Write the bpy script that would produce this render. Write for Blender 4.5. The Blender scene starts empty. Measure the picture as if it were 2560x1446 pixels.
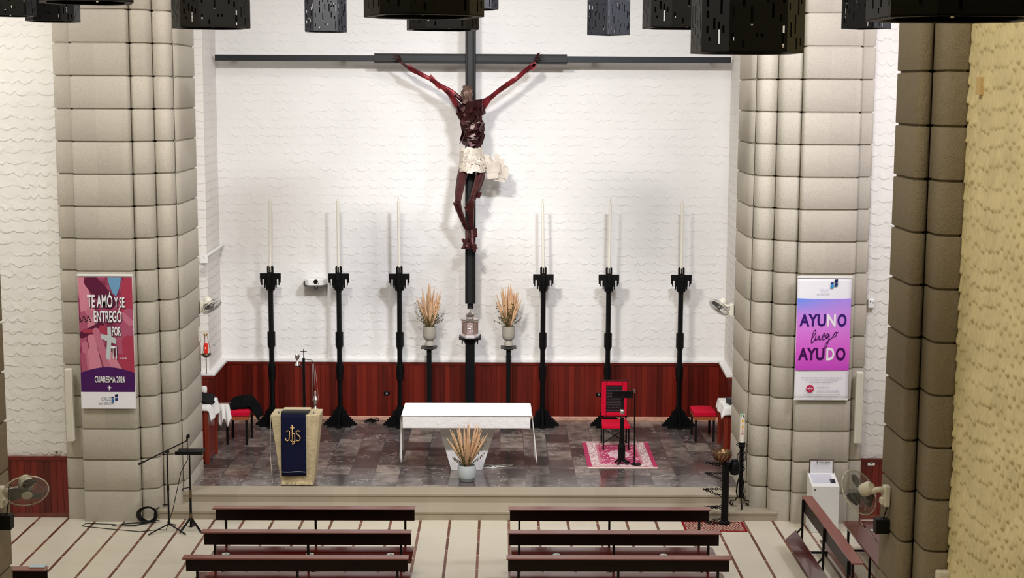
import bpy, bmesh, math, random
from mathutils import Vector, Matrix, Euler
SC = bpy.context.scene
COL = SC.collection
PI = math.pi
# ------------------------------------------------------------------ camera
F_PX, PITCH, YAW, ROLL, EYE = 3705.55, 0.132789, 0.00764284, 0.00489152, 6.5
_fw = Vector((math.sin(YAW)*math.cos(PITCH), math.cos(YAW)*math.cos(PITCH), -math.sin(PITCH)))
_rt = Vector((math.cos(YAW), -math.sin(YAW), 0)); _up = _rt.cross(_fw)
_r = _rt*math.cos(ROLL) + _up*math.sin(ROLL); _u = -_rt*math.sin(ROLL) + _up*math.cos(ROLL)
cam_data = bpy.data.cameras.new('camera'); cam = bpy.data.objects.new('camera', cam_data); COL.objects.link(cam)
cam_data.sensor_fit = 'HORIZONTAL'; cam_data.sensor_width = 36; cam_data.lens = F_PX/2560*36
cam_data.clip_end = 200
cam.matrix_world = Matrix(((_r.x, _u.x, -_fw.x, 0), (_r.y, _u.y, -_fw.y, 0), (_r.z, _u.z, -_fw.z, EYE), (0, 0, 0, 1)))
SC.camera = cam
# ------------------------------------------------------------------ world, lights, exposure
SC.view_settings.view_transform = 'Standard'; SC.view_settings.look = 'None'
SC.view_settings.gamma = 1; SC.view_settings.use_curve_mapping = False
SC.view_settings.exposure = -1.78
w = bpy.data.worlds.new('world'); SC.world = w; w.use_nodes = True
w.node_tree.nodes['Background'].inputs[0].default_value = (0.9, 0.93, 1.0, 1)
w.node_tree.nodes['Background'].inputs[1].default_value = 0.06
def area(name, loc, target, sx, sy, power, col=(1, 1, 1), spread=PI):
    l = bpy.data.lights.new(name, 'AREA'); l.shape = 'RECTANGLE'; l.size = sx; l.size_y = sy
    l.energy = power; l.color = col; l.spread = spread
    o = bpy.data.objects.new(name, l); COL.objects.link(o); o.location = loc
    o.rotation_euler = (Vector(target)-Vector(loc)).to_track_quat('-Z', 'Y').to_euler()
    return o
# spotlights hung high in the nave throw light into the sanctuary; skylight over the crossing
area('sanctuary_light_warm', (-2.6, 16.0, 10.5), (0.2, 27.5, 3.2), 1.2, 0.45, 590, (1.0, 0.955, 0.90), 1.35)
area('sanctuary_light_cool', (2.6, 16.0, 10.5), (-1.0, 27.5, 3.2), 1.2, 0.45, 620, (0.89, 0.92, 1.0), 1.35)
area('crossing_skylight', (-0.3, 19.6, 11.6), (-0.3, 19.7, 0), 8.5, 3.6, 980, (1.0, 0.98, 1.0))
area('transept_light', (7.0, 17.6, 8.6), (3.8, 22.3, 3.8), 1.5, 1.5, 640, (0.91, 0.89, 1.0), 2.4)
area('transept_fill_left', (-8.0, 18.0, 9.0), (-7.8, 22.3, 3.5), 1.5, 1.5, 430, (1.0, 0.985, 0.97), 2.2)  # fill added to brighten the left transept wall
area('nave_light', (-1.5, 8.0, 11.2), (4.0, 12.6, 2.5), 1.5, 1.5, 1500, (1.0, 0.95, 0.80))
# ------------------------------------------------------------------ helpers
def ray(px, py):
    return _r*(px-1280)+_u*(723-py)+_fw*F_PX
CAMP = Vector((0, 0, EYE))
def aty(px, py, Y):            # point of the photo's ray at depth Y
    d = ray(px, py); return CAMP + d*(Y/d.y)
def atz(px, py, z):            # point of the photo's ray at height z
    d = ray(px, py); return CAMP + d*((z-EYE)/d.z)
def srgb(r, g, b):
    f = lambda c: (c/255/12.92) if c/255 <= 0.04045 else ((c/255+0.055)/1.055)**2.4
    return (f(r), f(g), f(b), 1)
class NT:
    def __init__(s, name):
        s.m = bpy.data.materials.new(name); s.m.use_nodes = True; s.t = s.m.node_tree
        s.b = s.t.nodes['Principled BSDF']
    def n(s, typ, **kw):
        o = s.t.nodes.new(typ)
        ins = kw.pop('ins', {})
        for k, v in kw.items(): setattr(o, k, v)
        for k, v in ins.items(): s.set(o.inputs[k], v)
        return o
    def set(s, sock, v):
        if hasattr(v, 'links') or isinstance(v, bpy.types.NodeSocket): s.t.links.new(v, sock)
        else: sock.default_value = v
    def math(s, op, a, b=0.0, c=0.0):
        o = s.n('ShaderNodeMath', operation=op)
        for i, v in enumerate((a, b, c)): s.set(o.inputs[i], v)
        return o.outputs[0]
    def mix(s, fac, a, b):
        o = s.n('ShaderNodeMix', data_type='RGBA')
        s.set(o.inputs[0], fac); s.set(o.inputs[6], a); s.set(o.inputs[7], b)
        return o.outputs[2]
    def noise(s, vec, scale, detail=3, rough=0.5):
        o = s.n('ShaderNodeTexNoise', ins={'Scale': scale, 'Detail': detail, 'Roughness': rough})
        if vec is not None: s.t.links.new(vec, o.inputs['Vector'])
        return o.outputs['Fac']
    def ramp(s, fac, stops):
        o = s.n('ShaderNodeValToRGB'); e = o.color_ramp.elements
        while len(e) < len(stops): e.new(0.5)
        for i, (p, c) in enumerate(stops): e[i].position = p; e[i].color = c
        s.set(o.inputs[0], fac); return o.outputs[0]
    def coord(s):
        return s.n('ShaderNodeTexCoord').outputs['Object']
    def world(s):
        return s.n('ShaderNodeNewGeometry').outputs['Position']
    def xyz(s, v):
        o = s.n('ShaderNodeSeparateXYZ'); s.t.links.new(v, o.inputs[0]); return o.outputs
    def vec(s, x, y, z):
        o = s.n('ShaderNodeCombineXYZ')
        for i, v in enumerate((x, y, z)): s.set(o.inputs[i], v)
        return o.outputs[0]
    def bump(s, h, strength, dist=0.02):
        o = s.n('ShaderNodeBump', ins={'Strength': strength, 'Distance': dist}); s.t.links.new(h, o.inputs['Height'])
        s.t.links.new(o.outputs[0], s.b.inputs['Normal']); return o
    def fin(s, col, rough, metal=0.0, spec=0.5, coat=0.0):
        s.set(s.b.inputs['Base Color'], col); s.set(s.b.inputs['Roughness'], rough)
        s.set(s.b.inputs['Metallic'], metal); s.b.inputs['Specular IOR Level'].default_value = spec
        s.b.inputs['Coat Weight'].default_value = coat
        return s.m
def plain(name, rgb, rough=0.5, metal=0.0, spec=0.5, var=0.0, vscale=6.0, bump=0.0, bscale=40.0, coat=0.0):
    t = NT(name); c = srgb(*rgb); v = None
    if var or bump: v = t.coord()
    if var:
        n = t.noise(v, vscale, 4)
        lo = tuple(max(0, x*(1-var)) for x in c[:3])+(1,); hi = tuple(min(1, x*(1+var)) for x in c[:3])+(1,)
        c = t.ramp(n, [(0.3, lo), (0.7, hi)])
    if bump: t.bump(t.noise(v, bscale, 4), bump, 0.01)
    return t.fin(c, rough, metal, spec, coat)
class MB:
    """collects geometry; org is subtracted so that world points may be given for a part of a placed thing"""
    def __init__(s, org=(0, 0, 0)):
        s.bm = bmesh.new(); s.org = Vector(org); s.mi = 0
    def v(s, p): return s.bm.verts.new(Vector(p)-s.org)
    def f(s, vs):
        try:
            f = s.bm.faces.new(vs); f.material_index = s.mi; return f
        except ValueError: return None
    def poly(s, pts): return s.f([s.v(p) for p in pts])
    def box(s, c, d, rz=0.0, rot=None):
        c = Vector(c); hx, hy, hz = d[0]/2, d[1]/2, d[2]/2
        R = rot if rot is not None else Matrix.Rotation(rz, 3, 'Z')
        vs = [s.v(c+R@Vector((x*hx, y*hy, z*hz))) for z in (-1, 1) for x, y in ((-1, -1), (1, -1), (1, 1), (-1, 1))]
        s.f(vs[3::-1]); s.f(vs[4:])
        for i in range(4): s.f([vs[i], vs[(i+1) % 4], vs[4+(i+1) % 4], vs[4+i]])
        return s
    def bx(s, lo, hi):
        return s.box([(a+b)/2 for a, b in zip(lo, hi)], [abs(b-a) for a, b in zip(lo, hi)])
    def prism(s, poly, axis, lo, hi):
        """closed 2-D outline pushed along an axis: 'z' (x,y), 'y' (x,z), 'x' (y,z)"""
        mk = {'z': lambda p, h: (p[0], p[1], h), 'y': lambda p, h: (p[0], h, p[1]), 'x': lambda p, h: (h, p[0], p[1])}[axis]
        a = [s.v(mk(p, lo)) for p in poly]; b = [s.v(mk(p, hi)) for p in poly]
        s.f(a[::-1]); s.f(b); n = len(poly)
        for i in range(n): s.f([a[i], a[(i+1) % n], b[(i+1) % n], b[i]])
        return s
    def frust(s, a, b):
        """two loops of equal length joined and capped"""
        A = [s.v(p) for p in a]; B = [s.v(p) for p in b]; n = len(A)
        s.f(A[::-1]); s.f(B)
        for i in range(n): s.f([A[i], A[(i+1) % n], B[(i+1) % n], B[i]])
        return s
    def tube(s, pts, r, seg=8, closed=False):
        pts = [Vector(p) for p in pts]; n = len(pts); rr = r if hasattr(r, '__len__') else [r]*n
        rings = []; up = None
        for i, p in enumerate(pts):
            if closed: d = pts[(i+1) % n]-pts[i-1]
            else: d = pts[min(i+1, n-1)]-pts[max(i-1, 0)]
            d.normalize()
            if up is None: up = Vector((0, 0, 1)) if abs(d.z) < 0.9 else Vector((1, 0, 0))
            x = d.cross(up)
            if x.length < 1e-6: x = d.cross(Vector((0.3, 1, 0.2)))
            x.normalize(); y = x.cross(d); up = y
            rings.append([s.v(p+(x*math.cos(2*PI*k/seg)+y*math.sin(2*PI*k/seg))*rr[i]) for k in range(seg)])
        m = n if closed else n-1
        for i in range(m):
            a, b = rings[i], rings[(i+1) % n]
            for k in range(seg): s.f([a[k], a[(k+1) % seg], b[(k+1) % seg], b[k]])
        if not closed: s.f(rings[0][::-1]); s.f(rings[-1])
        return s
    def lathe(s, prof, c=(0, 0, 0), seg=20, axis=None):
        """profile [(r,h)..] turned about Z (or about axis, a unit vector) at c"""
        c = Vector(c); R = Matrix.Identity(3) if axis is None else Vector((0, 0, 1)).rotation_difference(Vector(axis)).to_matrix()
        rings = []
        for r, h in prof:
            if r < 1e-5: rings.append([s.v(c+R@Vector((0, 0, h)))])
            else: rings.append([s.v(c+R@Vector((r*math.cos(2*PI*k/seg), r*math.sin(2*PI*k/seg), h))) for k in range(seg)])
        for a, b in zip(rings, rings[1:]):
            for k in range(seg):
                k2 = (k+1) % seg
                if len(a) == 1 and len(b) == 1: continue
                if len(a) == 1: s.f([a[0], b[k2], b[k]])
                elif len(b) == 1: s.f([a[k], a[k2], b[0]])
                else: s.f([a[k], a[k2], b[k2], b[k]])
        if len(rings[0]) > 1: s.f(rings[0][::-1])
        if len(rings[-1]) > 1: s.f(rings[-1])
        return s
    def grid(s, fn, nu, nv):
        g = [[s.v(fn(i/nu, j/nv)) for j in range(nv+1)] for i in range(nu+1)]
        for i in range(nu):
            for j in range(nv): s.f([g[i][j], g[i+1][j], g[i+1][j+1], g[i][j+1]])
        return s
    def build(s, name, m, parent=None, smooth=False, bevel=0.0, solid=0.0, off=0.0, label=None, fix=True, kind=None):
        me = bpy.data.meshes.new(name)
        if fix: bmesh.ops.recalc_face_normals(s.bm, faces=s.bm.faces)
        s.bm.to_mesh(me); s.bm.free()
        for x in (m if isinstance(m, (list, tuple)) else [m]): me.materials.append(x)
        o = bpy.data.objects.new(name, me); COL.objects.link(o)
        if parent is not None: o.parent = parent
        elif s.org.length: o.location = s.org
        if smooth:
            me.polygons.foreach_set('use_smooth', [True]*len(me.polygons))
            if smooth is not True:
                me.set_sharp_from_angle(angle=smooth)
        if solid:
            d = o.modifiers.new('solid', 'SOLIDIFY'); d.thickness = solid; d.offset = off
        if bevel:
            d = o.modifiers.new('bevel', 'BEVEL'); d.width = bevel; d.segments = 2; d.limit_method = 'ANGLE'; d.angle_limit = 0.7
        if label: o['label'] = label
        if kind: o['kind'] = kind
        return o
def tag(o, label, cat, group=None, kind=None):
    o['label'] = label; o['category'] = cat
    if group: o['group'] = group
    if kind: o['kind'] = kind
    return o
def thing(name, label, cat, loc=(0, 0, 0), rz=0.0, group=None):
    o = bpy.data.objects.new(name, None); COL.objects.link(o); o.location = loc; o.rotation_euler = (0, 0, rz)
    o.empty_display_size = 0.1
    return tag(o, label, cat, group)
def struct(o): o['kind'] = 'structure'; return o
def dup(root, loc, rz=None, label=None):
    r = root.copy(); COL.objects.link(r); r.location = loc
    if rz is not None: r.rotation_euler = (0, 0, rz)
    if label: r['label'] = label
    def down(a, b):
        for ch in list(a.children):
            c = ch.copy(); COL.objects.link(c); c.parent = b; down(ch, c)
    down(root, r); return r
def lettering(txt, mat, parent, p0, ux, uz, width, height, name='lettering', bold=0.0, depth=0.0015, fit=True):
    """flat letters: p0 is the lower left corner in the parent's space, ux / uz unit directions, scaled to width x height"""
    cu = bpy.data.curves.new(name, 'FONT'); cu.body = txt; cu.size = 1; cu.offset = bold; cu.extrude = 0.0; cu.resolution_u = 3
    tmp = bpy.data.objects.new('tmp', cu); COL.objects.link(tmp)
    dg = bpy.context.evaluated_depsgraph_get(); dg.update()
    me = bpy.data.meshes.new_from_object(tmp.evaluated_get(dg)); bpy.data.objects.remove(tmp); bpy.data.curves.remove(cu)
    xs = [v.co.x for v in me.vertices]; ys = [v.co.y for v in me.vertices]
    x0, x1, y0, y1 = min(xs), max(xs), min(ys), max(ys)
    ux = Vector(ux); uz = Vector(uz); p0 = Vector(p0); nrm = ux.cross(uz)
    sy = height/(y1-y0); sx = width/(x1-x0) if fit else sy
    for v in me.vertices: v.co = p0 + ux*((v.co.x-x0)*sx) + uz*((v.co.y-y0)*sy) + nrm*depth
    me.name = name; me.materials.clear(); me.materials.append(mat)
    o = bpy.data.objects.new(name, me); COL.objects.link(o); o.parent = parent
    return o
# ------------------------------------------------------------------ materials
def stucco(name, rgb, axis, row=0.16, wid=0.15, strength=0.55, dist=0.03, distort=0.05, breakup=0.5, rgb2=None):
    """hand-trowelled plaster: rows of overlapping scallops, each lip standing proud of the row below"""
    t = NT(name); p = t.world(); x, y, z = t.xyz(p); u = x if axis == 'x' else y
    n1 = t.noise(p, 2.2, 2); n2 = t.noise(p, 7.0, 3); n3 = t.noise(p, 1.3, 2)
    v = t.math('ADD', t.math('DIVIDE', z, row), t.math('MULTIPLY', t.math('SUBTRACT', n2, 0.5), distort/row*2))
    ph = t.math('ADD', t.math('DIVIDE', u, wid/PI), t.math('MULTIPLY', n1, 9.0))
    sc = t.math('ABSOLUTE', t.math('SINE', ph))
    v = t.math('ADD', v, t.math('MULTIPLY', sc, 0.28))
    fr = t.math('FRACT', v)
    body = t.math('POWER', t.math('SUBTRACT', 1.0, fr), 1.3)
    mr = t.n('ShaderNodeMapRange', interpolation_type='SMOOTHSTEP', ins={'From Min': 0.84, 'From Max': 1.0}); t.t.links.new(fr, mr.inputs['Value'])
    saw = t.math('MAXIMUM', body, mr.outputs[0])
    br = t.n('ShaderNodeMapRange', interpolation_type='SMOOTHSTEP', ins={'From Min': 0.40, 'From Max': 0.62, 'To Min': 1.0-breakup, 'To Max': 1.0}); t.t.links.new(t.noise(p, 5.5, 3), br.inputs['Value'])
    h = t.math('ADD', t.math('MULTIPLY', saw, br.outputs[0]), t.math('MULTIPLY', t.noise(p, 30, 3), 0.10))
    h = t.math('ADD', h, t.math('MULTIPLY', n2, 0.45))
    t.bump(h, strength, dist)
    c = srgb(*rgb)
    d = srgb(*(rgb2 or tuple(int(k*0.95) for k in rgb)))
    return t.fin(t.mix(t.noise(p, 1.1, 3), d, c), 0.85, 0, 0.25)
def stone(name, rgb, var=0.12, rough=0.85, bump=0.28, spk_amt=0.4):
    t = NT(name); p = t.world(); x, y, z = t.xyz(p)
    cell = t.n('ShaderNodeTexWhiteNoise', ins={'Vector': t.vec(t.math('FLOOR', t.math('MULTIPLY', x, 2.7)), 0.0, t.math('FLOOR', t.math('DIVIDE', z, 0.478)))}).outputs[0]
    big = t.noise(p, 0.9, 3); fine = t.noise(p, 70, 5, 0.6)
    c = srgb(*rgb); lo = tuple(k*(1-var) for k in c[:3])+(1,); hi = tuple(min(1, k*(1+var)) for k in c[:3])+(1,)
    a = t.mix(t.math('ADD', t.math('MULTIPLY', cell, 0.5), t.math('MULTIPLY', big, 0.5)), lo, hi)
    spk = t.ramp(fine, [(0.36, (0.55, 0.53, 0.5, 1)), (0.47, (1, 1, 1, 1))])
    mx = t.n('ShaderNodeMix', data_type='RGBA', blend_type='MULTIPLY'); mx.inputs[0].default_value = spk_amt
    t.t.links.new(a, mx.inputs[6]); t.t.links.new(spk, mx.inputs[7])
    h = t.math('ADD', fine, t.math('MULTIPLY', t.noise(p, 11, 3), 1.2))
    t.bump(h, bump, 0.02)
    return t.fin(mx.outputs[2], rough, 0, 0.2)
def boards(name, rgb_lo, rgb_hi, rough=0.3, axis='z', scale=1.0, coat=0.0, spec=0.5):
    t = NT(name); p = t.coord()
    mp = t.n('ShaderNodeMapping'); t.t.links.new(p, mp.inputs[0])
    mp.inputs['Scale'].default_value = {'z': (26, 26, 1.6), 'x': (1.6, 26, 26), 'y': (26, 1.6, 26)}[axis]
    g = t.noise(mp.outputs[0], 1.0*scale, 5, 0.6)
    isl = t.n('ShaderNodeNewGeometry').outputs['Random Per Island']
    f = t.math('ADD', t.math('MULTIPLY_ADD', isl, 0.48, 0.06), t.math('MULTIPLY', g, 0.48))
    c = t.ramp(f, [(0.15, srgb(*rgb_lo)), (0.85, srgb(*rgb_hi))])
    t.bump(g, 0.08, 0.004)
    return t.fin(c, rough, 0, spec, coat)
def marble_floor(name):
    t = NT(name); p = t.world(); x, y, z = t.xyz(p)
    br = t.n('ShaderNodeTexBrick', offset=0.37, squash=1.0, ins={'Scale': 1.0, 'Brick Width': 0.62, 'Row Height': 0.41, 'Mortar Size': 0.004, 'Bias': 0.0,
             'Color1': (0, 0, 0, 1), 'Color2': (1, 1, 1, 1), 'Mortar': (0.5, 0.5, 0.5, 1)})
    t.t.links.new(t.vec(y, x, 0.0), br.inputs['Vector'])
    tile = br.outputs['Color']; mort = br.outputs['Fac']
    sx = t.xyz(tile)[0]
    base = t.ramp(sx, [(0.0, srgb(72, 65, 63)), (0.35, srgb(108, 100, 97)), (0.7, srgb(132, 123, 117)), (1.0, srgb(166, 155, 142))])
    sh = t.vec(t.math('ADD', x, t.math('MULTIPLY', sx, 7.0)), y, t.math('MULTIPLY', sx, 13.0))
    cl = t.noise(sh, 3.5, 5, 0.65)
    base = t.mix(t.ramp(cl, [(0.35, (0, 0, 0, 1)), (0.7, (1, 1, 1, 1))]), base, srgb(62, 54, 51))
    w1 = t.math('ABSOLUTE', t.math('SUBTRACT', t.noise(sh, 3.4, 6, 0.6), 0.5))
    vein = t.ramp(w1, [(0.0, (1, 1, 1, 1)), (0.011, (0, 0, 0, 1))])
    msk = t.ramp(t.noise(sh, 1.9, 2), [(0.5, (0, 0, 0, 1)), (0.6, (0.9, 0.9, 0.9, 1))])
    vf = t.math('MULTIPLY', t.xyz(vein)[0], t.xyz(msk)[0])
    c = t.mix(vf, base, srgb(205, 198, 198))
    c = t.mix(mort, c, srgb(70, 64, 64))
    return t.fin(c, t.math('MULTIPLY_ADD', cl, 0.14, 0.09), 0, 0.5)
def nave_floor(name, x0, pitch):
    t = NT(name); p = t.world(); x, y, z = t.xyz(p)
    f = t.math('FRACT', t.math('DIVIDE', t.math('SUBTRACT', x, x0-0.02), pitch))
    strip = t.math('LESS_THAN', f, 0.04/pitch)
    idx = t.math('FLOOR', t.math('DIVIDE', t.math('SUBTRACT', x, x0-0.02), pitch))
    n = t.noise(p, 9, 5, 0.7)
    seg = t.math('FLOOR', t.math('ADD', t.math('DIVIDE', y, 0.62), t.math('MULTIPLY', idx, 0.37)))
    rnd = t.n('ShaderNodeTexWhiteNoise', ins={'Vector': t.vec(seg, idx, 0.0)}).outputs[0]
    brown = t.ramp(t.math('ADD', t.math('MULTIPLY', n, 0.6), t.math('MULTIPLY', rnd, 0.4)), [(0.25, srgb(84, 42, 30)), (0.6, srgb(122, 76, 58)), (0.8, srgb(146, 108, 88))])
    jy = t.math('FRACT', t.math('ADD', t.math('DIVIDE', y, 0.62), t.math('MULTIPLY', idx, 0.37)))
    brown = t.mix(t.math('LESS_THAN', jy, 0.022), brown, srgb(214, 200, 186))
    cream = t.ramp(t.math('ADD', t.math('MULTIPLY', t.noise(p, 160, 3), 0.6), t.math('MULTIPLY', t.noise(p, 1.4, 3), 0.4)), [(0.3, srgb(208, 200, 178)), (0.7, srgb(226, 219, 200))])
    cj = t.math('FRACT', t.math('DIVIDE', y, 0.62))
    cream = t.mix(t.math('LESS_THAN', cj, 0.008), cream, srgb(190, 180, 158))
    return t.fin(t.mix(strip, cream, brown), 0.32, 0, 0.4)
M = {}
M['wall_back'] = stucco('white_trowelled_plaster', (236, 234, 231), 'x', 0.158, 0.22, 0.4, 0.02, breakup=0.9)
M['wall_side'] = stucco('white_trowelled_plaster_side', (236, 231, 224), 'y', 0.158, 0.24, 0.5, 0.02)
M['wall_transept'] = stucco('white_trowelled_plaster_transept', (236, 232, 224), 'x', 0.17, 0.2, 0.48, 0.022, breakup=0.7)
M['wall_nave'] = stucco('cream_trowelled_plaster', (216, 201, 156), 'y', 0.15, 0.10, 0.4, 0.02)
M['stone'] = stone('beige_granite', (186, 178, 163))
M['stone_nave'] = stone('brown_granite', (140, 128, 106), 0.1, 0.85, 0.6)
M['step_stone'] = stone('step_stone', (166, 155, 135), 0.08, 0.7, 0.08, 0.2)
M['dado'] = boards('mahogany_boards', (54, 9, 6), (122, 34, 21), 0.3, 'z', 1.0, 0.0)
M['white_trim'] = plain('white_trim', (236, 234, 232), 0.5)
M['skirting'] = plain('salmon_marble', (196, 148, 126), 0.35, var=0.25, vscale=8)
M['floor_sanct'] = marble_floor('grey_marble_tiles')
M['ceiling'] = plain('ceiling_plaster', (225, 220, 212), 0.9)
M['iron'] = plain('black_iron', (5, 5, 6), 0.5, 0.0, 0.2)
M['steel'] = plain('dark_steel', (22, 25, 30), 0.45, 0.0, 0.35)
M['blackmetal'] = plain('black_paint', (5, 5, 6), 0.5, 0.0, 0.3)
M['pewwood'] = boards('shaded_pew_wood', (18, 4, 4), (32, 10, 8), 0.4, 'x', 0.6, 0.0, 0.2)  # near-black tone paints in the shade on the backs facing the camera
M['seatwood'] = boards('red_pew_wood', (62, 10, 7), (94, 24, 16), 0.14, 'x', 0.6, 0.3)
M['white'] = plain('white_plastic', (236, 236, 232), 0.4)
M['cream'] = plain('cream_plastic', (226, 220, 204), 0.45)
M['grey'] = plain('grey_plastic', (110, 110, 108), 0.4)
M['silver'] = plain('silver', (222, 214, 212), 0.22, 1.0)
M['brass'] = plain('brass', (190, 150, 80), 0.25, 1.0)
M['wax'] = plain('wax', (230, 225, 212), 0.5)
M['red_velvet'] = plain('red_velvet', (196, 8, 46), 0.9, spec=0.2)
M['cloth'] = plain('white_linen', (242, 240, 236), 0.9, spec=0.1)
M['beige_cloth'] = plain('beige_linen', (206, 178, 150), 0.9, spec=0.1)
M['navy'] = plain('navy_fabric', (14, 17, 46), 0.85, spec=0.15, bump=0.1, bscale=200)
M['gold'] = plain('gold_thread', (214, 176, 116), 0.5, 0.2)
M['wood_red'] = boards('cabinet_wood', (96, 20, 12), (140, 44, 28), 0.25, 'z', 0.5)
M['paper'] = plain('white_paper', (240, 240, 244), 0.7)
M['vinyl_white'] = plain('white_vinyl', (244, 243, 246), 0.55)
# ------------------------------------------------------------------ setting
ZP = 0.291; Z1 = 0.145; YS0 = 21.95; YS1 = 22.41; YB = 27.70
XL = aty(541, 250, YB).x; XR = aty(1825, 300, YB).x
strips_x0 = atz(1124.7, 1305.6, 0).x; strip_x1 = atz(462, 1302, 0).x
pitch = (strips_x0-strip_x1)/9
m = MB(); m.poly([(-10, -2, 0), (10, -2, 0), (10, 22.2, 0), (-10, 22.2, 0)]); struct(m.build('floor', nave_floor('cream_terrazzo', strips_x0, pitch)))
m = MB(); m.bx((-5.6, YS1+0.42, 0), (4.8, YB, ZP)); struct(m.build('floor_sanctuary', M['floor_sanct']))
xe = atz(1940, 1300, 0).x
def bullnose(y0, y1, z0, z1):
    return [(y1, z0), (y0+0.012, z0), (y0+0.012, z1-0.05), (y0, z1-0.04), (y0, z1-0.012), (y0+0.012, z1), (y1, z1)]
m = MB(); m.prism(bullnose(YS0, YS1+0.1, 0, Z1), 'x', -5.2, xe)
pts = []
o_ = m.build('floor_step_lower', M['step_stone']); struct(o_)
m = MB(); m.prism(bullnose(YS1, YS1+0.42, Z1, ZP), 'x', -5.1, 4.1); struct(m.build('floor_step_upper', M['step_stone']))
# walls
YF = 26.3
xfl = aty(523, 900, YF).x; xfr = aty(1831, 900, YF).x
m = MB(); m.bx((XL-0.3, YB, 0), (XR+0.3, YB+0.3, 10.2)); struct(m.build('wall_back', M['wall_back']))
m = MB(); m.frust([(xfl, YF, 0), (XL, YB, 0), (XL-0.6, YB, 0), (xfl-0.6, YF, 0)], [(xfl, YF, 10.2), (XL, YB, 10.2), (XL-0.6, YB, 10.2), (xfl-0.6, YF, 10.2)]); struct(m.build('wall_sanctuary_left', M['wall_side']))
m = MB(); m.frust([(xfr, YF, 0), (XR, YB, 0), (XR+0.6, YB, 0), (xfr+0.6, YF, 0)], [(xfr, YF, 10.2), (XR, YB, 10.2), (XR+0.6, YB, 10.2), (xfr+0.6, YF, 10.2)]); struct(m.build('wall_sanctuary_right', M['wall_side']))
m = MB(); m.bx((-5.9, 23.0, 0), (-5.6, YF, 10.2)); m.bx((-5.9, YF-.0, 0), (xfl-0.3, YF+0.2, 10.2)); struct(m.build('wall_chancel_left', M['wall_side']))
m = MB(); m.bx((4.75, 23.0, 0), (5.05, YF, 10.2)); m.bx((xfr+0.3, YF, 0), (5.05, YF+0.2, 10.2)); struct(m.build('wall_chancel_right', M['wall_side']))
YT = 22.12
m = MB(); m.bx((-10, YT, 0), (-6.2, YT+0.3, 11.8)); struct(m.build('wall_transept_left', M['wall_transept']))
m = MB(); m.bx((5.2, YT, 0), (10, YT+0.3, 11.8)); struct(m.build('wall_transept_right', M['wall_transept']))
m = MB(); m.bx((-10.3, -2, 0), (-10, 22.4, 11.8)); struct(m.build('wall_outer_left', M['wall_side']))
m = MB(); m.bx((10, -2, 0), (10.3, 22.4, 11.8)); struct(m.build('wall_outer_right', M['wall_side']))
m = MB(); m.bx((-10.3, -2, 11.8), (10.3, 22.4, 12.0)); struct(m.build('ceiling', M['ceiling']))
# pillars: courses of rounded granite drums
def rounded(pts, r, seg=5):
    """polyline with chosen corners rounded: pts = [(x,y,radius)]"""
    out = []
    n = len(pts)
    for i, (x, y, rad) in enumerate(pts):
        if rad <= 0 or i in (0, n-1): out.append((x, y)); continue
        p = Vector((x, y)); a = Vector(pts[i-1][:2])-p; b = Vector(pts[(i+1) % n][:2])-p
        k = min(rad, a.length*0.48, b.length*0.48)
        a = p+a.normalized()*k; b = p+b.normalized()*k
        for j in range(seg+1):
            s = j/seg; q = a*(1-s)**2 + p*2*s*(1-s) + b*s*s; out.append((q.x, q.y))
    return out
def pillar(name, outline, z0, z1, mat, course=0.478, groove=0.03):
    """outline runs counter-clockwise; joints every course are cut as grooves all round"""
    n = len(outline); P = [Vector(p) for p in outline]
    N = []
    for i in range(n):
        d1 = (P[i]-P[i-1]); d2 = (P[(i+1) % n]-P[i])
        n1 = Vector((d1.y, -d1.x)).normalized() if d1.length > 1e-6 else Vector((0, 0)); n2 = Vector((d2.y, -d2.x)).normalized() if d2.length > 1e-6 else n1
        k = (n1+n2)
        N.append(k.normalized() if k.length > 1e-6 else n1)
    levels = [(z0, 0)]; k = 1
    while k*course < z1:
        z = k*course
        levels += [(z-0.020, 0.0), (z-0.013, 0.004), (z-0.009, groove), (z+0.009, groove), (z+0.013, 0.004), (z+0.020, 0.0)]; k += 1
    levels.append((z1, 0))
    m = MB(); rings = [[m.v((P[i].x-N[i].x*ins, P[i].y-N[i].y*ins, z)) for i in range(n)] for z, ins in levels]
    for a, b in zip(rings, rings[1:]):
        for i in range(n): m.f([a[i], a[(i+1) % n], b[(i+1) % n], b[i]])
    m.f(rings[0][::-1]); m.f(rings[-1])
    return struct(m.build(name, mat, smooth=0.6))
def X(px, Y): return aty(px, 1000, Y).x
def chancel_outline(side):
    px = dict(l=(160, 203, 346, 402, 453, 500), r=(2160, 2126, 1985, 1925, 1871, 1833))[side]
    s = 1 if side == 'l' else -1
    xo, xa, xb, xc, xd, xe_ = (X(px[0], 21.97), X(px[1], 21.9), X(px[2], 21.9), X(px[3], 22.15), X(px[4], 22.45), X(px[5], 23.7))
    c = [(xo, 22.3, 0), (xo, 21.96, .07), (xa-s*.004, 21.96, .05), (xa-s*.004, 22.02, 0), (xa+s*.004, 22.02, 0), (xa+s*.004, 21.83, .05), (xb-s*.004, 21.83, .06), (xb-s*.004, 22.06, 0),
         (xb+s*.004, 22.06, 0), (xb+s*.004, 21.93, .04), (xc-s*.004, 21.99, .11), (xc-s*.004, 22.34, 0), (xc+s*.004, 22.34, 0), (xc+s*.004, 22.17, .04), (xd-s*.004, 22.23, .11), (xd-s*.004, 22.62, 0),
         (xd+s*.004, 22.62, 0), (xd+s*.004, 22.42, .05), (xe_+s*0.03, 22.55, .16), (xe_, 23.9, .05), (xe_-s*.3, 23.95, 0), (xo, 23.95, 0)]
    pts = rounded(c, 0)
    return pts if side == 'l' else pts[::-1]
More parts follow.
